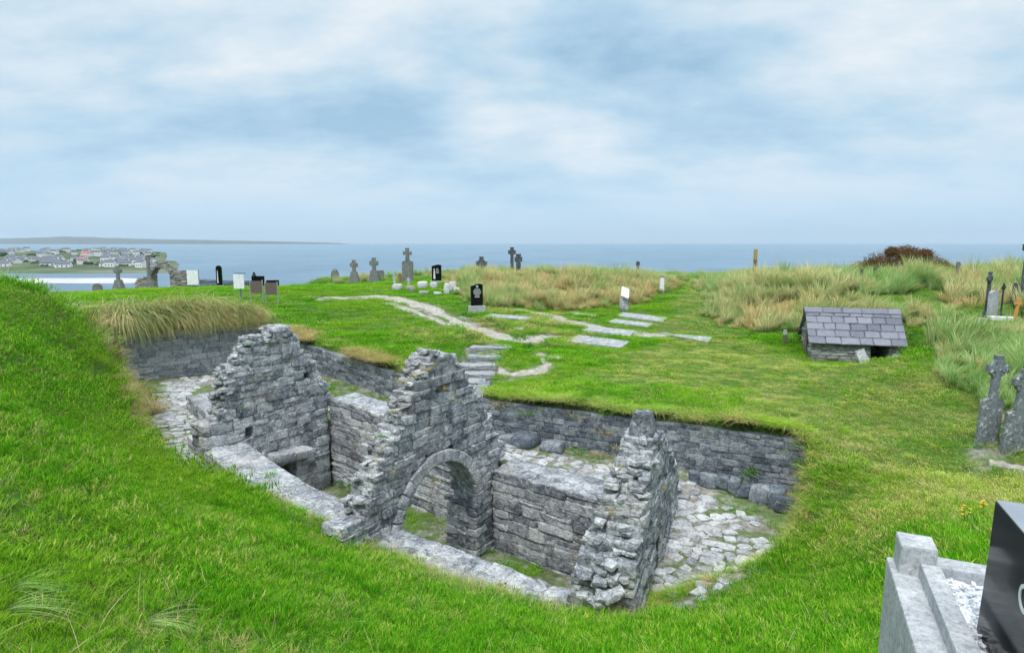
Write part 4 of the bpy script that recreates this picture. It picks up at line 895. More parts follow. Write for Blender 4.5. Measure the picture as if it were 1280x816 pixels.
# ------------------------------------------------------------------ distant chapel ruin
p = np.array([(206 - 640) / F * 44, 44, float(Z((206 - 640) / F * 44, 44))]); s_ = scale_at(p)
ch2 = thing('chapel_ruin', 'grey ruined chapel wall with an open round arch on the skyline by the village', 'chapel ruin', (0, 0, 0))
Ax = np.array([(165 - 640) / F * 43.7, 44.]); Bx = np.array([(236 - 640) / F * 43.7, 43.6]); Lx = float(np.hypot(*(Bx - Ax)))
zt = lambda py: PX(200, py, 44)[2]
psx = np.array([0, .06, .2, .27, .34, .44, .52, .60, .72, .86, 1.0]) * Lx; pzx = np.array([zt(v) for v in (354, 348, 346, 344, 334, 329, 328, 331, 337, 339, 340)])
def ins_ch(s, z): return (z < np.interp(s, psx, pzx)) & ~((((s - .50 * Lx) / (.165 * Lx)) ** 2 + ((z - zt(346)) / (zt(333.5) - zt(346))) ** 2 < 1) & (z > zt(346))) & ~((abs(s - .50 * Lx) < .165 * Lx) & (z <= zt(346)) & (z > zt(366)))
S = masonry(Ax, Bx, .7, (0, 1), ins_ch, p[2] - 2.5, zt(325), (.09, .15), (.15, .4), seed=77)
stones_mesh('wall', S, stone_mat('old_chapel_stone', (.12, .12, .11), (.24, .24, .22), (.38, .37, .34), lichen=(.5, .48, .38)), ch2, jit=.08, seed=77)
# far harbour wall of dark stone
Ah = np.array([(228 - 640) / F * 210, 210.]); Bh = np.array([(311 - 640) / F * 200, 200.])
mb = MB(); c_ = (Ah + Bh) / 2; mb.box((c_[0], c_[1], -14.9), (float(np.hypot(*(Bh - Ah))), 3, 5.2), rz=math.atan2(*(Bh - Ah)[::-1])); mb.rough(.12, 8, 3)
tag(mb.build('harbour_wall', M['boulder']), 'long low dark stone sea wall over pale water beyond the notice boards', 'sea wall')
# village
hp = []
def house_mesh(w, d, h, roofm, wallm):
    t = thing('house', 'x', 'house')
    MB().box((0, 0, h / 2 - .5), (w, d, h + 1)).prism([(-d / 2, h), (d / 2, h), (0, h + d * .38)], w, m=Matrix.Rotation(math.pi / 2, 4, 'Z')).build('wall', M[wallm], t)
    mb = MB(); a = math.atan(.76); l = d / 2 / math.cos(a) + .4
    for sg in (-1, 1): mb.box((0, sg * (d / 4 + .1), h + d * .19 + .12), (w + .5, l, .22), rx=-sg * a)
    mb.build('roof', M[roofm], t)
    MB().box((w * .35, 0, h + d * .42), (.9, .7, 1.4)).build('chimney', M[wallm], t)
    for k in (-.3, 0, .3): MB().box((w * k, -d / 2 - .02, h * .5), (1.0, .08, 1.3)).build('window', M['dark_void'], t)
    return t
protos = [house_mesh(12, 7, 3.2, 'dark_roof', 'render'), house_mesh(9, 6.5, 5.0, 'dark_roof', 'render'), house_mesh(11, 7, 3.2, 'dark_roof', 'render_grey'), house_mesh(12, 7, 4, 'red_roof', 'render')]
labs = ['long low white house with dark roof in the far village', 'tall white house with dark roof in the far village', 'grey walled house with dark roof in the far village', 'white house with red roof in the far village']
def copy_thing(o):
    c = o.copy(); COL.objects.link(c)
    for chd in list(o.children): q = chd.copy(); COL.objects.link(q); q.parent = c
    return c
used = [0] * 4; rh = random.Random(8)
def hgt_coast(px, Y):
    best = SEA
    for prof, Y0, Y1, amp, seed in (([(-420, 6), (0, 6), (60, 6), (120, 6), (190, 5), (214, 0)], 560, 1200, .5, 4), ([(-300, 1.6), (60, 1.8), (150, 1.6), (205, 1.3), (238, 0)], 330, 640, .6, 8)):
        if Y0 < Y < Y1:
            tt = (Y - Y0) / (Y1 - Y0); h = np.interp(px, [q[0] for q in prof], [q[1] for q in prof]); best = max(best, SEA - .5 + math.sin(math.pi * tt) ** .6 * (h + amp * (float(fbm(px * .05, tt * 4, seed)) - .5) * h))
    return best
for k in range(120):
    px = rh.uniform(-10, 192) if k > 3 else [112, 107, 140, 60][k]; Y = rh.choice([rh.uniform(400, 600), rh.uniform(600, 980), rh.uniform(400, 980)]) if k > 1 else [640, 470][k]
    kd = 3 if k < 2 else rh.choice([0, 0, 1, 1, 2]); 
    o = protos[kd] if not used[kd] else copy_thing(protos[kd]); used[kd] = 1
    o.location = ((px - 640) / F * Y, Y, hgt_coast(px, Y) - .4); o.rotation_euler = (0, 0, rh.uniform(-.6, .6)); o.scale = (rh.uniform(.55, .85),) * 3; o['group'] = 'small houses of the far village'; o['label'] = labs[kd]
# far trees and hedges in the village: one scattered mass of dark scrub
r = np.random.default_rng(4); S = []
for k in range(75):
    px = r.uniform(-10, 200); Y = r.choice([r.uniform(420, 560), r.uniform(620, 980)]); w = r.uniform(2, 6); x = (px - 640) / F * Y
    S.append((np.array([x, Y, hgt_coast(px, Y) + w * .12]), np.array([w, 0, 0]), np.array([0, w * .5, 0]), np.array([0, 0, w * .32]), r.random()))
tag(stones_mesh('scrub', S, plain('dark_scrub', (.035, .07, .03), .9, var=.4, sc=.5), None, jit=.25, rnd=.6, amp=.5, seed=2), 'dark scrub and hedges between the far houses', 'scrub', kind='stuff')

# ------------------------------------------------------------------ slate roofed grave house
a_ = hit(1012, 437); b_ = hit(1120, 444); 
A = np.array([PX(1014, 437, 20.0)[0], 20.0]); B = np.array([PX(1127, 442, 19.3)[0], 19.3]); Lh = float(np.hypot(*(B - A))); dh = (B - A) / Lh; nh = np.array([-dh[1], dh[0]]); depth = 1.75
gz = min(float(Z(*A)), float(Z(*B))) - .1; eave = PX(1070, 427, 19.7)[2]; ridge = PX(1062, 390, 20.5)[2]
ang = math.atan2(dh[1], dh[0]); hut = thing('grave_house', 'low stone hut with purple grey slate roof and dark doorway below the dunes', 'stone hut', (A[0], A[1], gz), ang)
def loc_masonry(f, x0, x1, y0, y1, seed, zhi):
    return masonry((x0, y0), (x1, y1), .38, (-(y1 - y0), (x1 - x0)), f, -.3, zhi, (.07, .14), (.16, .45), seed=seed, layers=1)
eh = eave - gz; rh_ = ridge - gz
dx = plane_sz(A, B, 1103, 440)[0]; dxw = .34
front = lambda s, z: (z < eh) & ~((abs(s - dx) < dxw) & (z < eh - .12))
gab = lambda s, z: z < eh + (rh_ - eh) * (1 - abs(s - depth / 2) / (depth / 2))
S = masonry((0, 0), (Lh, 0), .36, (0, 1), front, -.3, eh, (.07, .13), (.18, .5), seed=501, layers=1)
S += masonry((0, depth), (Lh, depth), .36, (0, -1), lambda s, z: z < eh, -.3, eh, (.08, .15), (.2, .5), seed=502, layers=1)
for x in (0, Lh): S += masonry((x, 0), (x, depth), .36, (1 if x == 0 else -1, 0), gab, -.3, rh_, (.08, .15), (.2, .45), seed=503 + int(x), layers=1)
stones_mesh('wall', S, stone_mat('hut_wall_stone', (.14, .145, .14), (.24, .25, .25), (.36, .37, .37), sc=1.3), hut, jit=.06, amp=.006, seed=5)
S = []; rr = np.random.default_rng(6); pitch = math.atan2(rh_ - eh, depth / 2); sl_len = (depth / 2 + .14) / math.cos(pitch); rows = 5
for sgn in (0, 1):
    for k in range(rows):
        q = sl_len * (k + .5) / rows; x = -.12 - (rr.uniform(0, .3) if k % 2 else 0); base = -.12
        while x < Lh + .1:
            w = rr.uniform(.34, .56); x1 = min(max(x + w, base + .12), Lh + .12); x0 = max(x, base)
            if Lh + .12 - x1 < .15: x1 = Lh + .12
            yy = depth / 2 - q * math.cos(pitch) if sgn == 0 else depth / 2 + q * math.cos(pitch); zz = rh_ - q * math.sin(pitch) + .07 + .0
            sg = -1 if sgn == 0 else 1; up = np.array([0, sg * math.cos(pitch), -math.sin(pitch)]); nn = np.array([0, sg * math.sin(pitch), math.cos(pitch)])
            lift = .012; down = up - nn * -.05
            S.append((np.array([(x0 + x1) / 2, yy, zz]) + nn * lift, np.array([(x1 - x0) / 2 - .006, 0, rr.normal(0, .004)]), down * (sl_len / rows / 2 + .025), nn * .016, rr.random())); x = x1
            if x1 >= Lh + .11: break
stones_mesh('roof', S, M['slate'], hut, jit=.012, rnd=.02, amp=.002, seed=8)
S = []; x = -.14
while x < Lh + .1:
    w = min(rr.uniform(.5, .8), Lh + .14 - x)
    for sg in (-1, 1):
        up = np.array([0, sg * math.cos(pitch), -math.sin(pitch)]); nn = np.array([0, sg * math.sin(pitch), math.cos(pitch)])
        S.append((np.array([x + w / 2, depth / 2, rh_ + .10]) + up * .09 + nn * .01, np.array([w / 2 - .004, 0, 0]), up * .11, nn * .022, rr.random()))
    x += w
stones_mesh('ridge', S, M['slate'], hut, jit=.01, rnd=.03, amp=.002, seed=9)
MB().box((dx, .17, eh - .06), (1.1, .40, .10), bevel=.012).build('lintel', M['old_stone'], hut)
MB().box((-.02, depth * .42, eh * .55 + .1), (.06, .34, eh + .2)).build('side_door', M['post'], hut)
# slabs beside the doorway
def lean_slab(px, py, w, h, rx, ry, rz, label, mat, Y):
    p = base_at(px, py, Y); s = scale_at(p); mb = MB(); mb.box((0, 0, h * s * .45), (w * s, .09, h * s), bevel=.01); mb.rough(.008, 3, int(px)); o = mb.build('leaning_slab', M[mat]); o.location = p; o.rotation_euler = (rx, ry, rz); return tag(o, label, 'stone slab')
lean_slab(1085, 449, 12, 21, R(-28), R(-14), .05, 'pale slab leaning on the hut wall just left of its doorway', 'pale_stone', 19.0)
block(1122, 446, 9, 12, 'rough lichen covered block right of the hut doorway', 'spotted', 19.1)
block(1003, 437, 8, 16, 'small pale stone against the left end of the hut', 'old_stone', 20.4) if 0 else None

# ------------------------------------------------------------------ foreground grave
def fg():
    # corners on the top surface of the enclosing kerb
    P0 = PX(1151, 700, 3.15); P1 = PX(1275, 688, 3.5); P2 = PX(1190, 830, 2.1)
    t = thing('kerbed_grave', 'concrete kerbed grave filled with white gravel, with a square corner block, in the foreground', 'grave', P0)
    return t, P0, P1, P2
zt_ = -1.52
c0 = PZ(1116, 700, zt_ - .10)
# local frame: u runs from far corner toward the viewer, v to the right along the far kerb
c00 = PZ(1117, 697, zt_ - .07); cu = PZ(1159, 824, zt_ - .07); cv = PZ(1290, 690, zt_ - .07)
u = (cu - c00)[:2]; u /= np.hypot(*u); v = np.array([-u[1], u[0]]); v = v if v @ np.array([1, .2]) > 0 else -v
ang = math.atan2(v[1], v[0])
gv = thing('kerbed_grave', 'concrete kerbed grave filled with white gravel, with a square corner block, in the foreground', 'grave', (c00[0], c00[1], 0), ang)
zz = zt_
LU, LV = 1.25, 1.5
def gb(mb, x0, x1, y0, y1, z0, z1, **k): return mb.box(((x0 + x1) / 2, (y0 + y1) / 2, (z0 + z1) / 2), (x1 - x0, y1 - y0, z1 - z0), **k)
mb = MB(); gb(mb, -.03, .12, -LU, .02, zz - 1.3, zz - .075, bevel=.012); mb.build('foundation', M['concrete'], gv)
mb = MB(); gb(mb, .14, LV, -.16, .02, zz - 1.3, zz - .085, bevel=.01); mb.build('foundation', M['concrete'], gv)
mb = MB(); gb(mb, .085, .168, -LU, -.15, zz - .2, zz, bevel=.008); mb.build('kerb', M['concrete'], gv)
mb = MB(); gb(mb, .16, LV, -.115, .0, zz - .2, zz - .02, bevel=.008); mb.build('kerb', M['concrete'], gv)
mb = MB(); gb(mb, .0, .155, -.15, .01, zz - .12, zz + .075, bevel=.014); mb.build('corner_block', M['concrete'], gv)
gx, gy = np.meshgrid(np.linspace(.165, LV, 90), np.linspace(-LU, -.11, 120), indexing='ij')
gzv = zz - .075 + (fbm(gx * 38, gy * 38, 4, 3) - .5) * .03 + (fbm(gx * 4, gy * 4, 2, 2) - .5) * .02
mesh_np('gravel', np.stack([gx.ravel(), gy.ravel(), gzv.ravel()], 1), quads(90, 120), M['gravel'], gv)
r = np.random.default_rng(9); S = []
for k in range(1500):
    x = r.uniform(.18, 1.0); y = r.uniform(-1.2, -.13); a = r.uniform(0, 6.28); q = r.uniform(.006, .011); S.append((np.array([x, y, zz - .066 + r.uniform(-.004, .008)]), np.array([math.cos(a), math.sin(a), r.normal(0, .3)]) * q, np.array([-math.sin(a), math.cos(a), r.normal(0, .3)]) * q * .7, np.array([0, 0, q * .6]), r.random()))
o = stones_mesh('gravel_chips', S, M['gravel'], gv, jit=.25, rnd=.5, amp=0, seed=3); o['kind'] = 'stuff'
# polished headstone, near the viewer, its edge towards the left
h0 = PX(1244, 626, 2.30); h1 = PX(1280, 664, 2.02)
hd = thing('headstone', 'large polished black headstone with grey top edge standing on the white gravelled grave', 'headstone', (h0[0], h0[1], 0), math.atan2((h1 - h0)[1], (h1 - h0)[0]), 'headstones in the graveyard')
ztp = h0[2]
out = [(-.075, ztp - .75), (-.055, ztp - .66), (-.035, ztp - .45), (-.01, ztp - .2), (0, ztp), (.9, ztp), (.93, ztp - .2), (.98, ztp - .66), (.98, ztp - .75)]
mb = MB(); mb.prism(out, .09, y0=.045); mb.build('tablet', M['black'], hd, bevel=.003)
out2 = [(0.002, ztp + .0015), (.898, ztp + .0015), (.898, ztp + .006), (.002, ztp + .006)]
mb = MB(); mb.prism(out2, .086, y0=.045); mb.build('top_edge', M['black_edge'], hd)
MB().box((.45, .045, ztp - .85), (1.25, .3, .22), bevel=.01).build('plinth', M['concrete'], hd)
import_ring = MB().ring((.385, -.003, ztp - .20), .05, .036, .004, 32); import_ring.build('lettering', M['engrave'], hd)
GRAVE_POLY = [W2(np.array(c00[:2]) + v * a + u * b) for a, b in ((-.04, -.03), (LV, -.03), (LV, LU), (-.04, LU))]

# ------------------------------------------------------------------ vegetation
VEG = bpy.data.collections.new('vegetation_sources')      # never linked to the scene: only feeds the scatter
def clump(name, mat, n, rad, h, w, lean=.35, droop=.4, seg=3, seed=0, wind=(0, 0), flat=1.0, bend=None):
    r = np.random.default_rng(seed); V = []; Fs = []; tint = []; tip = []
    for i in range(n if bend is None else 0):
        a = r.uniform(0, 2 * math.pi); q = rad * math.sqrt(r.random()); x, y = q * math.cos(a), q * math.sin(a); hh = r.uniform(*h); ww = w * r.uniform(.7, 1.3)
        da = a + r.normal(0, .7); ln = lean * r.uniform(.3, 1.2); dx, dy = math.cos(da) * ln + wind[0], math.sin(da) * ln + wind[1]; fa = r.uniform(0, math.pi); fx, fy = math.cos(fa) * ww / 2, math.sin(fa) * ww / 2
        b0 = len(V); tt = r.random()
        for k in range(seg + 1):
            t = k / seg; bx = x + hh * (dx * t * .6 + dx * droop * t * t * 1.6); by = y + hh * (dy * t * .6 + dy * droop * t * t * 1.6); bz = hh * (t - droop * .55 * t ** 2.4 * (ln + .3)) * flat - .02
            wk = 1 - t ** 1.6
            if k < seg: V += [(bx - fx * wk, by - fy * wk, bz), (bx + fx * wk, by + fy * wk, bz)]; tint += [tt, tt]; tip += [t, t]
            else: V.append((bx, by, bz)); tint.append(tt); tip.append(1)
        for k in range(seg - 1): Fs.append((b0 + 2 * k, b0 + 2 * k + 1, b0 + 2 * k + 3, b0 + 2 * k + 2))
        e = b0 + 2 * (seg - 1); Fs.append((e, e + 1, e + 2, e + 2))
    for i in range(n if bend is not None else 0):     # blades that arch over: the slope turns from upright to hanging
        a = r.uniform(0, 2 * math.pi); q = rad * math.sqrt(r.random()); x, y = q * math.cos(a), q * math.sin(a); hh = r.uniform(*h); ww = w * r.uniform(.7, 1.3)
        da = a + r.normal(0, .6); vx, vy = math.cos(da) * lean + wind[0] * r.uniform(.6, 1.4), math.sin(da) * lean + wind[1] * r.uniform(.6, 1.4); m_ = math.hypot(vx, vy) + 1e-6; vx /= m_; vy /= m_
        th = r.uniform(.8, 1.45) if wind[0] > 1.9 else min(1.0, m_ * .5) * r.uniform(.2, 1); bd = bend * r.uniform(.5, 1.2) * min(1.2, .4 + m_); fx, fy = -vy * ww / 2, vx * ww / 2; z = -.03; b0 = len(V); tt = r.random()
        for k in range(seg + 1):
            t = k / seg; wk = 1 - t ** 1.8
            if k < seg: V += [(x - fx * wk, y - fy * wk, z), (x + fx * wk, y + fy * wk, z)]; tint += [tt, tt]; tip += [t, t]
            else: V.append((x, y, z)); tint.append(tt); tip.append(1)
            an = th + bd * ((k + .5) / seg) ** 1.2; x += vx * math.sin(an) * hh / seg; y += vy * math.sin(an) * hh / seg; z += math.cos(an) * hh / seg
        for k in range(seg - 1): Fs.append((b0 + 2 * k, b0 + 2 * k + 1, b0 + 2 * k + 3, b0 + 2 * k + 2))
        e = b0 + 2 * (seg - 1); Fs.append((e, e + 1, e + 2, e + 2))
    me = bpy.data.meshes.new(name); me.from_pydata(V, [], [f if f[2] != f[3] else f[:3] for f in Fs]); me.materials.append(mat)
    for an, av in (('tint', tint), ('tip', tip)):
        at = me.attributes.new(an, 'FLOAT', 'POINT'); at.data.foreach_set('value', np.array(av, np.float32))
    return me
def leafball(name, mat, n, rad, leaf, seed, squash=.7):
    r = np.random.default_rng(seed); V = []; Fs = []; tint = []; tip = []
    for i in range(n):
        d = r.normal(0, 1, 3); d /= np.linalg.norm(d); d[2] = abs(d[2]); c = d * rad * r.uniform(.5, 1) * np.array([1, 1, squash]); a = r.normal(0, 1, 3); a /= np.linalg.norm(a); b = np.cross(a, d); b /= np.linalg.norm(b) + 1e-9; l = leaf * r.uniform(.6, 1.3)
        b0 = len(V); V += [tuple(c - a * l), tuple(c + b * l * .45), tuple(c + a * l), tuple(c - b * l * .45)]; Fs.append((b0, b0 + 1, b0 + 2, b0 + 3)); t = r.random(); tint += [t] * 4; tip += [1] * 4
    me = bpy.data.meshes.new(name); me.from_pydata(V, [], Fs); me.materials.append(mat)
    for an, av in (('tint', tint), ('tip', tip)):
        at = me.attributes.new(an, 'FLOAT', 'POINT'); at.data.foreach_set('value', np.array(av, np.float32))
    return me
def scatter(name, meshes, pts, rots, scales, idx, kind='stuff', label=None, cat=None):
    c = bpy.data.collections.new(name + '_clumps'); VEG.children.link(c)
    for k, me in enumerate(meshes):
        o = bpy.data.objects.new('%s_%02d' % (name, k), me); c.objects.link(o)
    me = bpy.data.meshes.new(name); me.vertices.add(len(pts)); me.vertices.foreach_set('co', np.asarray(pts, np.float32).ravel())
    a = me.attributes.new('rot', 'FLOAT_VECTOR', 'POINT'); a.data.foreach_set('vector', np.asarray(rots, np.float32).ravel())
    sc = np.asarray(scales, np.float32); sc = np.repeat(sc[:, None], 3, 1) if sc.ndim == 1 else sc
    a = me.attributes.new('scl', 'FLOAT_VECTOR', 'POINT'); a.data.foreach_set('vector', sc.ravel())
    a = me.attributes.new('idx', 'INT', 'POINT'); a.data.foreach_set('value', np.asarray(idx, np.int32))
    o = bpy.data.objects.new(name, me); COL.objects.link(o); tag(o, label, cat, kind=kind)
    ng = bpy.data.node_groups.new(name, 'GeometryNodeTree'); ng.interface.new_socket('Geometry', in_out='INPUT', socket_type='NodeSocketGeometry'); ng.interface.new_socket('Geometry', in_out='OUTPUT', socket_type='NodeSocketGeometry')
    gi = ng.nodes.new('NodeGroupInput'); go = ng.nodes.new('NodeGroupOutput'); ip = ng.nodes.new('GeometryNodeInstanceOnPoints'); ci = ng.nodes.new('GeometryNodeCollectionInfo')
    ci.inputs['Collection'].default_value = c; ci.inputs['Separate Children'].default_value = True; ci.inputs['Reset Children'].default_value = True; ip.inputs['Pick Instance'].default_value = True
    for nm, dt, sk in (('rot', 'FLOAT_VECTOR', 'Rotation'), ('scl', 'FLOAT_VECTOR', 'Scale'), ('idx', 'INT', 'Instance Index')):
        na_ = ng.nodes.new('GeometryNodeInputNamedAttribute'); na_.data_type = dt; na_.inputs['Name'].default_value = nm; ng.links.new([s for s in na_.outputs if s.enabled][0], ip.inputs[sk])
    ng.links.new(gi.outputs[0], ip.inputs['Points']); ng.links.new(ci.outputs[0], ip.inputs['Instance']); ng.links.new(ip.outputs[0], go.inputs[0])
    md = o.modifiers.new('scatter', 'NODES'); md.node_group = ng; return o
def tilt(x, y, e=.15, amt=.8):
    dzx = (Z(x + e, y) - Z(x - e, y)) / (2 * e); dzy = (Z(x, y + e) - Z(x, y - e)) / (2 * e)
    sl = np.hypot(dzx, dzy); ok = sl < 2.2; k = np.minimum(1, 1.0 / np.maximum(sl, 1e-6))
    return np.arctan(dzy * k) * amt, -np.arctan(dzx * k) * amt, ok, sl
def on_any(x, y, grow=0.0):
    m = np.zeros(x.shape, bool)
    for pts, w in PATHS:
        m |= pdist(pts, x, y) < w * .66 + grow + (fbm(x * 2.5, y * 2.5, 31, 3) - .5) * .9
    for q in SL: m |= inside(q, x, y)
    m |= inside(GRAVE_POLY, x, y); return m
def near_pt(x, y): return np.hypot(x, y)
hutp = [W2(A_) for A_ in (np.array(hut.location)[:2], np.array(hut.location)[:2] + dh * Lh, np.array(hut.location)[:2] + dh * Lh + nh * depth, np.array(hut.location)[:2] + nh * depth)]
FAR3 = [(-22, 15.0), (-16, 15.5), (-13.6, 16.5), (-14.5, 18.5), (-24, 19)]
wall_polys = []
def seg_mask(x, y):      # keep grass off wall tops
    m = np.zeros(x.shape, bool)
    for a, b, w in ((RW_A, RW_B, .08), (RW_B, RW_C, .08), (RW_E, RW_F, .08)): m |= pdist([a, b], x, y) < w
    return m
def sample(n, box, f):
    x = rng.uniform(box[0], box[1], n); y = rng.uniform(box[2], box[3], n); k = f(x, y); return x[k], y[k]
inv_frustum = lambda x, y, m=1.6: np.abs(x) < (y * .86 + 1.0) + m
lush = [clump('lush_turf', M['lush'], 46, .13, (.05, .15), .0075, .5, .5, 3, s) for s in range(3)]
lush += [clump('lush_turf', M['lush'], 70, .22, (.05, .13), .010, .6, .5, 2, 10 + s) for s in range(2)]
lush += [clump('lush_turf', M['lush'], 90, .42, (.05, .14), .018, .6, .5, 2, 20 + s) for s in range(2)]
lush += [clump('worn_turf', M['worn'], 60, .22, (.025, .07), .010, .8, .5, 2, 30), clump('worn_turf', M['worn'], 90, .42, (.03, .08), .018, .8, .5, 2, 31), clump('lush_turf', M['lush'], 260, .6, (.05, .12), .02, .6, .5, 2, 32), clump('worn_turf', M['worn'], 60, .13, (.03, .08), .0065, .7, .5, 2, 33)]
X, Y_, SCL, ID = [], [], [], []
def add(n, box, rmin, rmax, ids, scl, wid):
    x, y = sample(n, box, lambda x, y: (np.hypot(x, y) >= rmin) & (np.hypot(x, y) < rmax) & inv_frustum(x, y))
    inn = inside(PIT, x, y); keep = ~on_any(x, y, .02) & ~inside(hutp, x, y) & ~((pdist([tuple(A - nh * .25), tuple(B - nh * .25)], x, y) < .35)) & ~seg_mask(x, y)
    # in the pit only patches of turf away from the paving and inside the church
    pg = inn & (fbm(x * .9, y * .9, 77, 3) > .45) & ~inside(CHURCH, x, y)
    pg |= inn & inside(CHURCH, x, y) & (fbm(x * 1.2, y * 1.2, 78, 3) > .52)
    keep &= (~inn) | pg
    dens = np.where(inside(DUNE1, x, y) | inside(DUNE2, x, y), rng.random(len(x)) < .35, True); keep &= dens
    x, y = x[keep], y[keep]
    # trodden, yellower lawn: right plateau and the track to the sea
    s_t = 1;wm = np.clip(1 - pdist([(8.6, 9.8), (8.2, 13), (7.5, 17), (6.5, 21), (8.6, 27), (12.5, 38), (14.5, 52)], x, y) / np.where(y < 22, 4.4, 2.4), 0, 1) * 2.1
    wm += np.clip(1 - pdist([(6.5, 20), (3, 18), (-0.5, 19)], x, y) / 3.5, 0, 1) * .7 + (fbm(x * .6, y * .6, 91, 4) - .5) * 1.6
    worn = rng.random(len(x)) < np.clip(wm - .12, 0.05, .95)
    i = rng.choice(ids, len(x)); i = np.where(worn, wid, i)
    s = scl * np.where(inside(PIT, x, y), .6, 1) * rng.uniform(.7, 1.3, len(x)) * (.45 + 1.1 * fbm(x * .9, y * .9, 55, 4))
    X.append(x); Y_.append(y); SCL.append(s); ID.append(i)
add(26000, (-6, 6, .2, 6.5), .4, 5.5, [0, 1, 2], .62, 10)
add(60000, (-12, 12, .5, 13), 5, 12.5, [0, 1, 2, 3, 4], .85, 7)
add(52000, (-22, 20, 5, 26), 12, 25, [3, 4, 5], .85, 7)
add(26000, (-42, 40, 10, 48), 24, 47, [5, 6], 1.0, 8)
add(14000, (-95, 100, 20, 100), 46, 98, [6, 9], 1.5, 8)
x = np.concatenate(X); y = np.concatenate(Y_); s = np.concatenate(SCL); i = np.concatenate(ID)
rx, ry, ok, sl = tilt(x, y); ok &= Z(x, y) > -9
x, y, s, i, rx, ry = x[ok], y[ok], s[ok], i[ok], rx[ok], ry[ok]
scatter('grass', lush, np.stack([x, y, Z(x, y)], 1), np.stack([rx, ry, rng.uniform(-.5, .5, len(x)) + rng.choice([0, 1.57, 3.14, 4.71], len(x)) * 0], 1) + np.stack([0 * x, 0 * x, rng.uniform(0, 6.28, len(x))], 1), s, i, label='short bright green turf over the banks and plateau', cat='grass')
# marram
mar = [clump('marram', M['marram'], 120, .20, (.55, 1.05), .017, .5, seg=5, seed=40, wind=(.35, -.10), bend=1.5), clump('marram', M['marram'], 100, .26, (.45, .95), .019, .6, seg=5, seed=41, wind=(.4, 0), bend=1.7),
       clump('marram', M['marram_blue'], 110, .22, (.5, 1.0), .016, .5, seg=5, seed=42, wind=(.35, -.1), bend=1.5), clump('marram', M['dry'], 80, .24, (.35, .8), .017, .6, seg=4, seed=43, wind=(.35, 0), bend=1.6)]
def mpts(poly, n, dens_s=0):
    xs = [p[0] for p in poly]; ys = [p[1] for p in poly]; x, y = sample(n, (min(xs), max(xs), min(ys), max(ys)), lambda x, y: inside(poly, x, y) & inv_frustum(x, y, 3)); return x, y
x1, y1 = mpts(DUNE1, 3200); x2, y2 = mpts(DUNE2, 11500)
k = fbm(x2 * .25, y2 * .25, 61, 3) > .37; x2, y2 = x2[k], y2[k]
# skyline fringe along the plateau edge, sparse
xe, ye = sample(9000, (-60, 70, 44, 78), lambda x, y: (np.hypot(x, y) > 50) & (np.hypot(x, y) < 76) & (fbm(x * .12, y * .12, 15, 3) > .50))
x6, y6 = mpts([(-13.6, 17.6), (-11.8, 17.0), (-10.9, 18.4), (-12.4, 19.6)], 40)
x3, y3 = mpts([(-5, 46), (-10, 47), (-14, 50), (-12, 55), (-3, 53)], 120)
x5, y5 = mpts([(9.9, 12.2), (10.3, 14.4), (11.9, 16.6), (13.0, 19), (19, 19), (20, 12)], 1500)
x4, y4 = mpts([(-14.8, 15.4), (-13.0, 15.9), (-12.9, 16.6), (-14.6, 16.4)], 60)
x = np.r_[x1, x2, xe, x3, x4, x5, x6]; y = np.r_[y1, y2, ye, y3, y4, y5, y6]
k = ~on_any(x, y, .25) & ~(pdist(hutp + hutp[:1], x, y) < .55) & ~inside(hutp, x, y)
# clear a view of the hut front and the foreground crosses
k &= ~((x > 9.0) & (x < y * .665) & (y > 15.0) & (y < 20.9)); k &= ~((np.hypot(x - 8.6, y - 10.4) < .9)); k &= ~((x > 15.6) & (x < 21) & (y > 18.4) & (y < 22.6) & (rng.random(len(x)) < .8))
x, y = x[k], y[k]; s = rng.uniform(.6, 1.15, len(x)) * (.75 + .6 * fbm(x * .4, y * .4, 66, 3)); ed = np.minimum(pdist(DUNE1 + DUNE1[:1], x, y), pdist(DUNE2 + DUNE2[:1], x, y)); s *= np.where(y > 44, .75, 1) * (.55 + .45 * sstep(0, 1.3, ed)) * (.55 + .9 * rng.random(len(x)) ** 1.5) * np.where(y < 15, .9, 1)
tn = fbm(x * .35, y * .35, 17, 3); i = np.where(rng.random(len(x)) < .6, np.where(tn > .56, 3, np.where(tn < .44, 2, 0)), rng.integers(0, 4, len(x)))
i = np.where((y < 17) & (rng.random(len(x)) < .7), 2, i)
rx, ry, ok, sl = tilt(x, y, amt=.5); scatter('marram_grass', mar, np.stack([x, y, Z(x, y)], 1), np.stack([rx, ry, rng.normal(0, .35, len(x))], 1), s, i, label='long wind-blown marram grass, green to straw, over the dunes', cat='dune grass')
# overhanging marram on the left retaining wall: long drooping tussocks
ov = [clump('drooping', M['marram'], 120, .13, (1.2, 2.0), .024, .25, seg=8, seed=60, wind=(.95, -.5), bend=2.3), clump('drooping', M['marram'], 100, .14, (1.0, 1.7), .024, .35, seg=8, seed=61, wind=(.9, -.45), bend=2.2), clump('drooping', M['dry'], 90, .13, (.9, 1.5), .022, .35, seg=7, seed=62, wind=(.85, -.5), bend=2.4)]
P = []
for k in range(150):
    t = rng.random() ** .9; a = np.array(RW_A) + (np.array(RW_B) - np.array(RW_A)) * (t * 1.06 - .05); q = a + np.array([-.58, .81]) * (rng.random() ** 1.6 * 1.1); P.append(q)
P = np.array(P); x, y = P[:, 0], P[:, 1]; t_ = (x - RW_A[0]) / (RW_B[0] - RW_A[0])
i = np.where(rng.random(len(x)) < .25 + .35 * t_, 2, rng.integers(0, 2, len(x)))
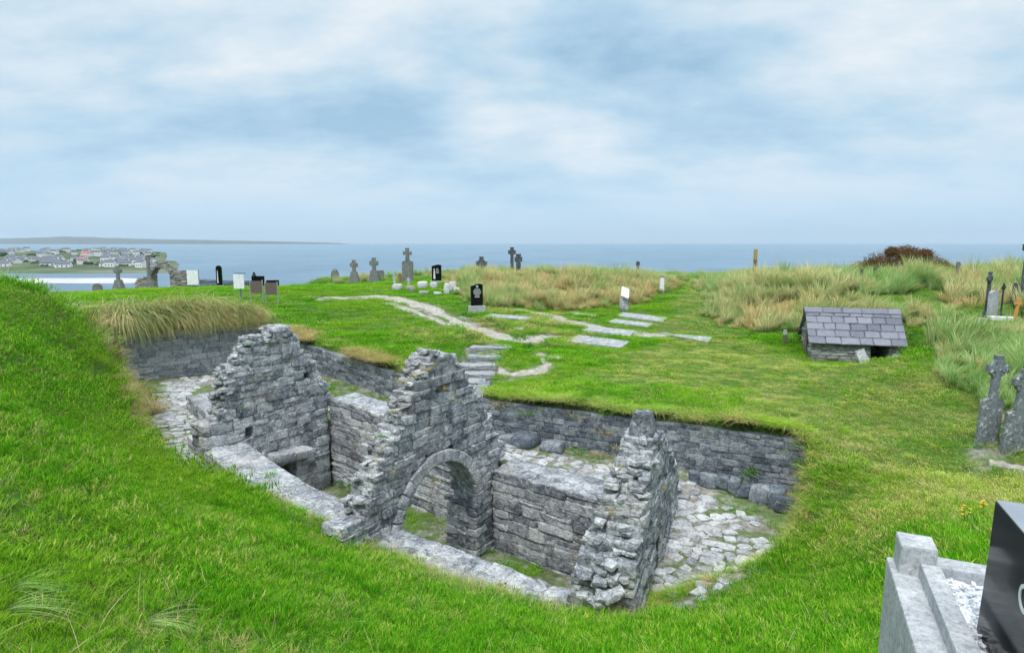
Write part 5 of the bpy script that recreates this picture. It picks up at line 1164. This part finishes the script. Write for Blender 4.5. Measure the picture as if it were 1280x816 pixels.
scatter('overhanging_grass', ov, np.stack([x, y, np.maximum(Z(x, y), -3.3)], 1), np.stack([0 * x, 0 * x, rng.normal(0, .25, len(x))], 1), rng.uniform(.6, 1.15, len(x)) * (1.0 + .35 * np.exp(-((t_ - .42) / .22) ** 2) - .12 * t_), i, label='long drooping tussocks hanging over the pale wall', cat='dune grass')
# dry fringe along edges
fr = [clump('fringe', M['dry'], 60, .13, (.12, .34), .010, .9, 1.2, 4, 70), clump('fringe', M['dry'], 46, .16, (.15, .3), .012, 1.0, 1.0, 4, 71), clump('fringe', M['worn'], 50, .15, (.1, .25), .01, .9, 1.0, 4, 72), clump('fringe', M['stalk'], 14, .2, (.18, .42), .006, .3, .3, 4, 73), clump('fringe', M['lush'], 60, .16, (.12, .28), .009, .8, .9, 4, 74)]
Q = []
def edge(a, b, n, off_, ids, sc, spread=.12, gate=.0):
    a = np.array(a, float); b = np.array(b, float); d = (b - a) / np.hypot(*(b - a)); nn = np.array([-d[1], d[0]])
    for _ in range(n):
        q = a + (b - a) * rng.random() + nn * (off_ + rng.normal(0, spread))
        if gate and fbm(q[0] * 1.1, q[1] * 1.1, 83, 2) < gate: continue
        Q.append((q[0], q[1], rng.choice(ids), sc * rng.uniform(.7, 1.3)))
edge(RW_B, RW_C, 200, .05, [0, 0, 1], 1.2, .05, .5); edge(RW_B, RW_C, 300, .2, [0, 4, 1, 2], 1.1, .10, .42); edge(RW_C, RW_D, 50, .25, [0, 2, 4], .9); edge(RW_E, RW_F, 300, .22, [4, 4, 4, 4, 2, 0], .9, .16); edge(RW_E, RW_F, 300, .06, [4, 4, 2, 0], .85, .05, .48)
edge(RW_B, RW_C, 160, .55, [0, 1, 2], 1.1, .2, .5)
for a, b in zip(bank[:-1], bank[1:]): edge(a[:2], b[:2], 60, -.08, [4, 4, 2, 0], .65, .10)
for a, b in zip(near[:-1], near[1:]): edge(a[:2], b[:2], 60, .10, [3, 4, 2, 0, 3], .75, .12); edge(a[:2], b[:2], 40, .35, [3, 4, 3], .85, .25)
for a, b in zip(left[:-1], left[1:]): edge(a[:2], b[:2], 70, .25, [0, 2, 4, 0], .9, .25)
for _ in range(900):
    q = (rng.uniform(-4.5, 3.5), rng.uniform(22.6, 30.5))
    if fbm(q[0] * .5, q[1] * .5, 23, 3) > .48 and not on_any(np.array([q[0]]), np.array([q[1]]), .05)[0]: Q.append((q[0], q[1], rng.choice([0, 2, 4, 4]), rng.uniform(.8, 1.7)))
for q in SL:
    for a, b in zip(q, q[1:] + q[:1]): edge(a, b, 14, 0, [4, 4, 2], .6, .08)
Q = np.array(Q); x, y = Q[:, 0], Q[:, 1]; zq = np.maximum.reduce([Z(x, y), Z(x + .1, y + .1), Z(x, y + .25), Z(x + .1, y + .3), Z(x - .15, y + .3)]); zq = np.where(zq - Z(x, y) > .5, zq, Z(x, y))
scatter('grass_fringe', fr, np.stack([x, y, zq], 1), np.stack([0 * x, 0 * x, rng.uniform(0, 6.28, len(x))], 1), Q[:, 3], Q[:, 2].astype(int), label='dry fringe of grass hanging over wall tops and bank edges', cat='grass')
# dry stalks and seed heads scattered through the near slope; low weeds
st = [clump('seed_stalk', M['stalk'], 7, .08, (.15, .36), .0045, .6, .4, 5, 80), clump('seed_stalk', M['stalk'], 5, .06, (.12, .28), .005, .9, .8, 5, 81), clump('bright_blade', M['lush'], 9, .08, (.15, .3), .006, .5, .6, 5, 82), clump('dry_patch', M['dry'], 26, .12, (.05, .14), .006, .9, .6, 3, 83)]
x, y = sample(9000, (-12, 12, .5, 16), lambda x, y: ~inside(PIT, x, y) & ~on_any(x, y, .1) & (np.hypot(x, y) > 1.6) & (fbm(x * 1.1, y * 1.1, 44, 3) > .44))
i = rng.choice([0, 1, 2, 3, 3, 3], len(x)); scatter('dry_stalks', st, np.stack([x, y, Z(x, y)], 1), np.stack([0 * x, 0 * x, rng.uniform(0, 6.28, len(x))], 1), rng.uniform(.6, 1.1, len(x)), i, label='pale dry stalks and thatch scattered through the near turf', cat='grass')
# single marram tussocks lying in the foreground
fgt = [clump('tussock', M['marram_blue'], 26, .06, (.5, .8), .008, .35, seg=8, seed=90, wind=(2.1, .1), bend=.9), clump('tussock', M['marram_blue'], 30, .06, (.5, .75), .007, .5, seg=8, seed=91, wind=(2.0, -.2), bend=.9)]
fp = [(-5, 765, .75, 0, .1), (175, 778, .7, 1, .0), (925, 800, .7, 1, .3), (975, 775, .5, 0, .2), (5, 735, .6, 1, .2)]
p = np.array([hit(a, b) for a, b, *_ in fp]); scatter('foreground_tussocks', fgt, p, np.array([(0, 0, q[4]) for q in fp]), np.array([q[2] for q in fp]), np.array([q[3] for q in fp]), label='flattened pale blue-green marram blades in the near turf', cat='dune grass')
# small tufts growing on the church masonry and pit floor
wt = [clump('wall_tuft', M['dry'], 40, .06, (.05, .16), .007, .9, 1.0, 3, 95), clump('wall_tuft', M['lush'], 50, .09, (.03, .08), .008, .9, .8, 2, 96), leafball('leafy', M['weed'], 90, .13, .02, 97), leafball('leafy', M['weed'], 120, .18, .025, 98)]
wp = []
def wtuft(px, py, a, b, i, s, off=0.0):
    sz = plane_sz(a, b, px, py); d = (np.array(b) - a) / np.hypot(*(np.array(b) - a)); q = np.array(a) + d * sz[0]; q = q * (1 - off / np.hypot(*q)); wp.append((q[0], q[1], sz[1] * (1 - off / np.hypot(*q)), i, s))
for px, py in ((541, 455), (532, 462), (552, 486), (517, 470), (500, 478), (494, 515), (480, 560), (476, 545), (470, 575), (566, 500), (545, 600), (490, 590)): wtuft(px, py, *AW, random.choice([0, 0, 1]), random.uniform(.7, 1.3), .08)
for px, py in ((350, 426), (335, 428), (360, 452), (318, 476), (303, 510), (330, 470), (312, 430)): wtuft(px, py, *G1, random.choice([0, 0, 1]), random.uniform(.8, 1.4), .06)
for px, py in ((770, 585), (765, 642), (828, 610), (770, 560)): wtuft(px, py, *G2, 0, random.uniform(.6, 1.0), .3)
for px, py, z, i, s in ((337, 593, -4.93, 1, 1.6), (340, 592, -4.93, 1, 1.3), (523, 700, -5.2, 1, 1.4), (440, 497, -4.3, 1, 1.3), (417, 487, -4.35, 2, 1.2), (455, 508, -4.45, 0, 1), (638, 588, -4.95, 0, 1.0), (665, 655, FLOOR, 2, 1), (676, 672, FLOOR + .1, 3, 1.3), (640, 688, FLOOR, 3, 1.2), (570, 690, FLOOR, 2, 1.2), (575, 695, FLOOR, 3, 1), (610, 690, FLOOR, 3, 1.2), (690, 700, FLOOR, 3, 1), (705, 690, FLOOR + .1, 2, 1.3), (730, 690, FLOOR, 3, 1.), (250, 455, -5.1, 2, 1.2), (238, 520, -5.3, 2, 1.4), (775, 599, -5.1, 2, 1.6), (937, 592, -5.0, 3, 1.3), (925, 600, -5.2, 2, 1), (450, 555, -5.6, 0, 1.2), (425, 605, FLOOR + .1, 2, 1.5), (440, 610, FLOOR + .1, 3, 1.2), (385, 600, FLOOR, 2, 1.2)):
    q = PZ(px, py, z); wp.append((*q, i, s))
for px, py in ((640, 762), (652, 770), (668, 760), (780, 778), (800, 783), (630, 750), (622, 742)): q = hit(px, py); wp.append((*q, random.choice([2, 3]), 1.3))
for px, py in ((580, 394), (588, 397), (612, 402), (590, 425), (575, 420), (626, 410), (650, 425), (660, 436), (640, 440), (680, 432), (1000, 425), (1010, 432), (1135, 425), (1150, 432), (986, 428)): q = hit(px, py); wp.append((*q, random.choice([2, 3]), random.uniform(1.5, 2.6)))
wp = np.array(wp); scatter('wall_tufts', wt, wp[:, :3], np.stack([0 * wp[:, 0]] * 2 + [rng.uniform(0, 6.28, len(wp))], 1), wp[:, 4], wp[:, 3].astype(int), label='small weeds and tufts rooted in the masonry joints and turf', cat='weeds')
# yellow wildflowers
def flower(px, py, label, s=1.0):
    p = hit(px, py); t = thing('wildflower', label, 'flower', p, 0, 'yellow wildflowers in the turf'); r = random.Random(int(px)); mb = MB(); mh = MB()
    for k in range(6):
        a = r.uniform(0, 6.28); q = Vector((math.cos(a) * .05, math.sin(a) * .05, r.uniform(.12, .24))) * s; mb.tube((0, 0, 0), q, .003 * s, .002 * s, 5)
        for j in range(7):
            b = j * .9; mh.box(q + Vector((math.cos(b) * .012, math.sin(b) * .012, 0)) * s, (.016 * s, .008 * s, .004 * s), rz=b, rx=.3)
    mb.build('stem', M['weed'], t); mh.build('petals', M['yellow'], t)
flower(1206, 655, 'small yellow wildflower nearer the corner of the kerbed grave'); flower(1230, 645, 'small yellow wildflower further right behind the kerbed grave')
# reddish bush on the dune ridge
bp = np.array([(1125 - 640) / F * 33, 33.0]); bz = float(Z(*bp)); bush = thing('bush', 'broad rusty red-brown bush on the dune ridge against the sea', 'bush', (bp[0], bp[1], bz))
r = np.random.default_rng(12); V = []; Fs = []; tint = []; tip = []
lobes = [(-2.5, 0, .25, .35, .3), (2.75, 0, .35, .3, .22), (-.6, 0, 1.35, .3, .25), (1.2, 0, 1.25, .35, .22), (-2.0, 0, .35, .8, .45), (-1.0, .2, .75, .85, .55), (-.1, 0, 1.0, 1.0, .62), (.9, .1, .95, .9, .55), (1.7, 0, .6, .75, .42), (2.2, .1, .45, .5, .35), (.4, .3, 1.25, .6, .4), (-1.5, .1, .5, .6, .5)]
for lx, ly, lz, lw, lh in lobes:
    for k in range(2600):
        d = r.normal(0, 1, 3); d /= np.linalg.norm(d); q = r.uniform(.55, 1.12) if r.random() > .15 else r.uniform(1.05, 1.3); c = np.array([lx, ly, lz]) + d * np.array([lw, lw * .8, lh]) * q
        a = r.normal(0, 1, 3); a /= np.linalg.norm(a); b = np.cross(a, d); l = r.uniform(.025, .06); b0 = len(V); V += [tuple(c - a * l), tuple(c + b * l * .5), tuple(c + a * l), tuple(c - b * l * .5)]; Fs.append((b0, b0 + 1, b0 + 2, b0 + 3)); t = r.random(); tint += [t] * 4; tip += [1] * 4
mesh_np('foliage', V, Fs, M['heather'], bush, attrs={'tint': tint, 'tip': tip})
mb = MB()
for k in range(26):
    a = random.uniform(0, 6.28); e = random.uniform(.5, 1.3); q = Vector((math.cos(a) * math.cos(e) * 2.0, math.sin(a) * math.cos(e), math.sin(e) * 1.1)); mb.tube((q.x * .2, q.y * .2, 0), q, .03, .008, 6)
mb.build('branches', M['post'], bush)
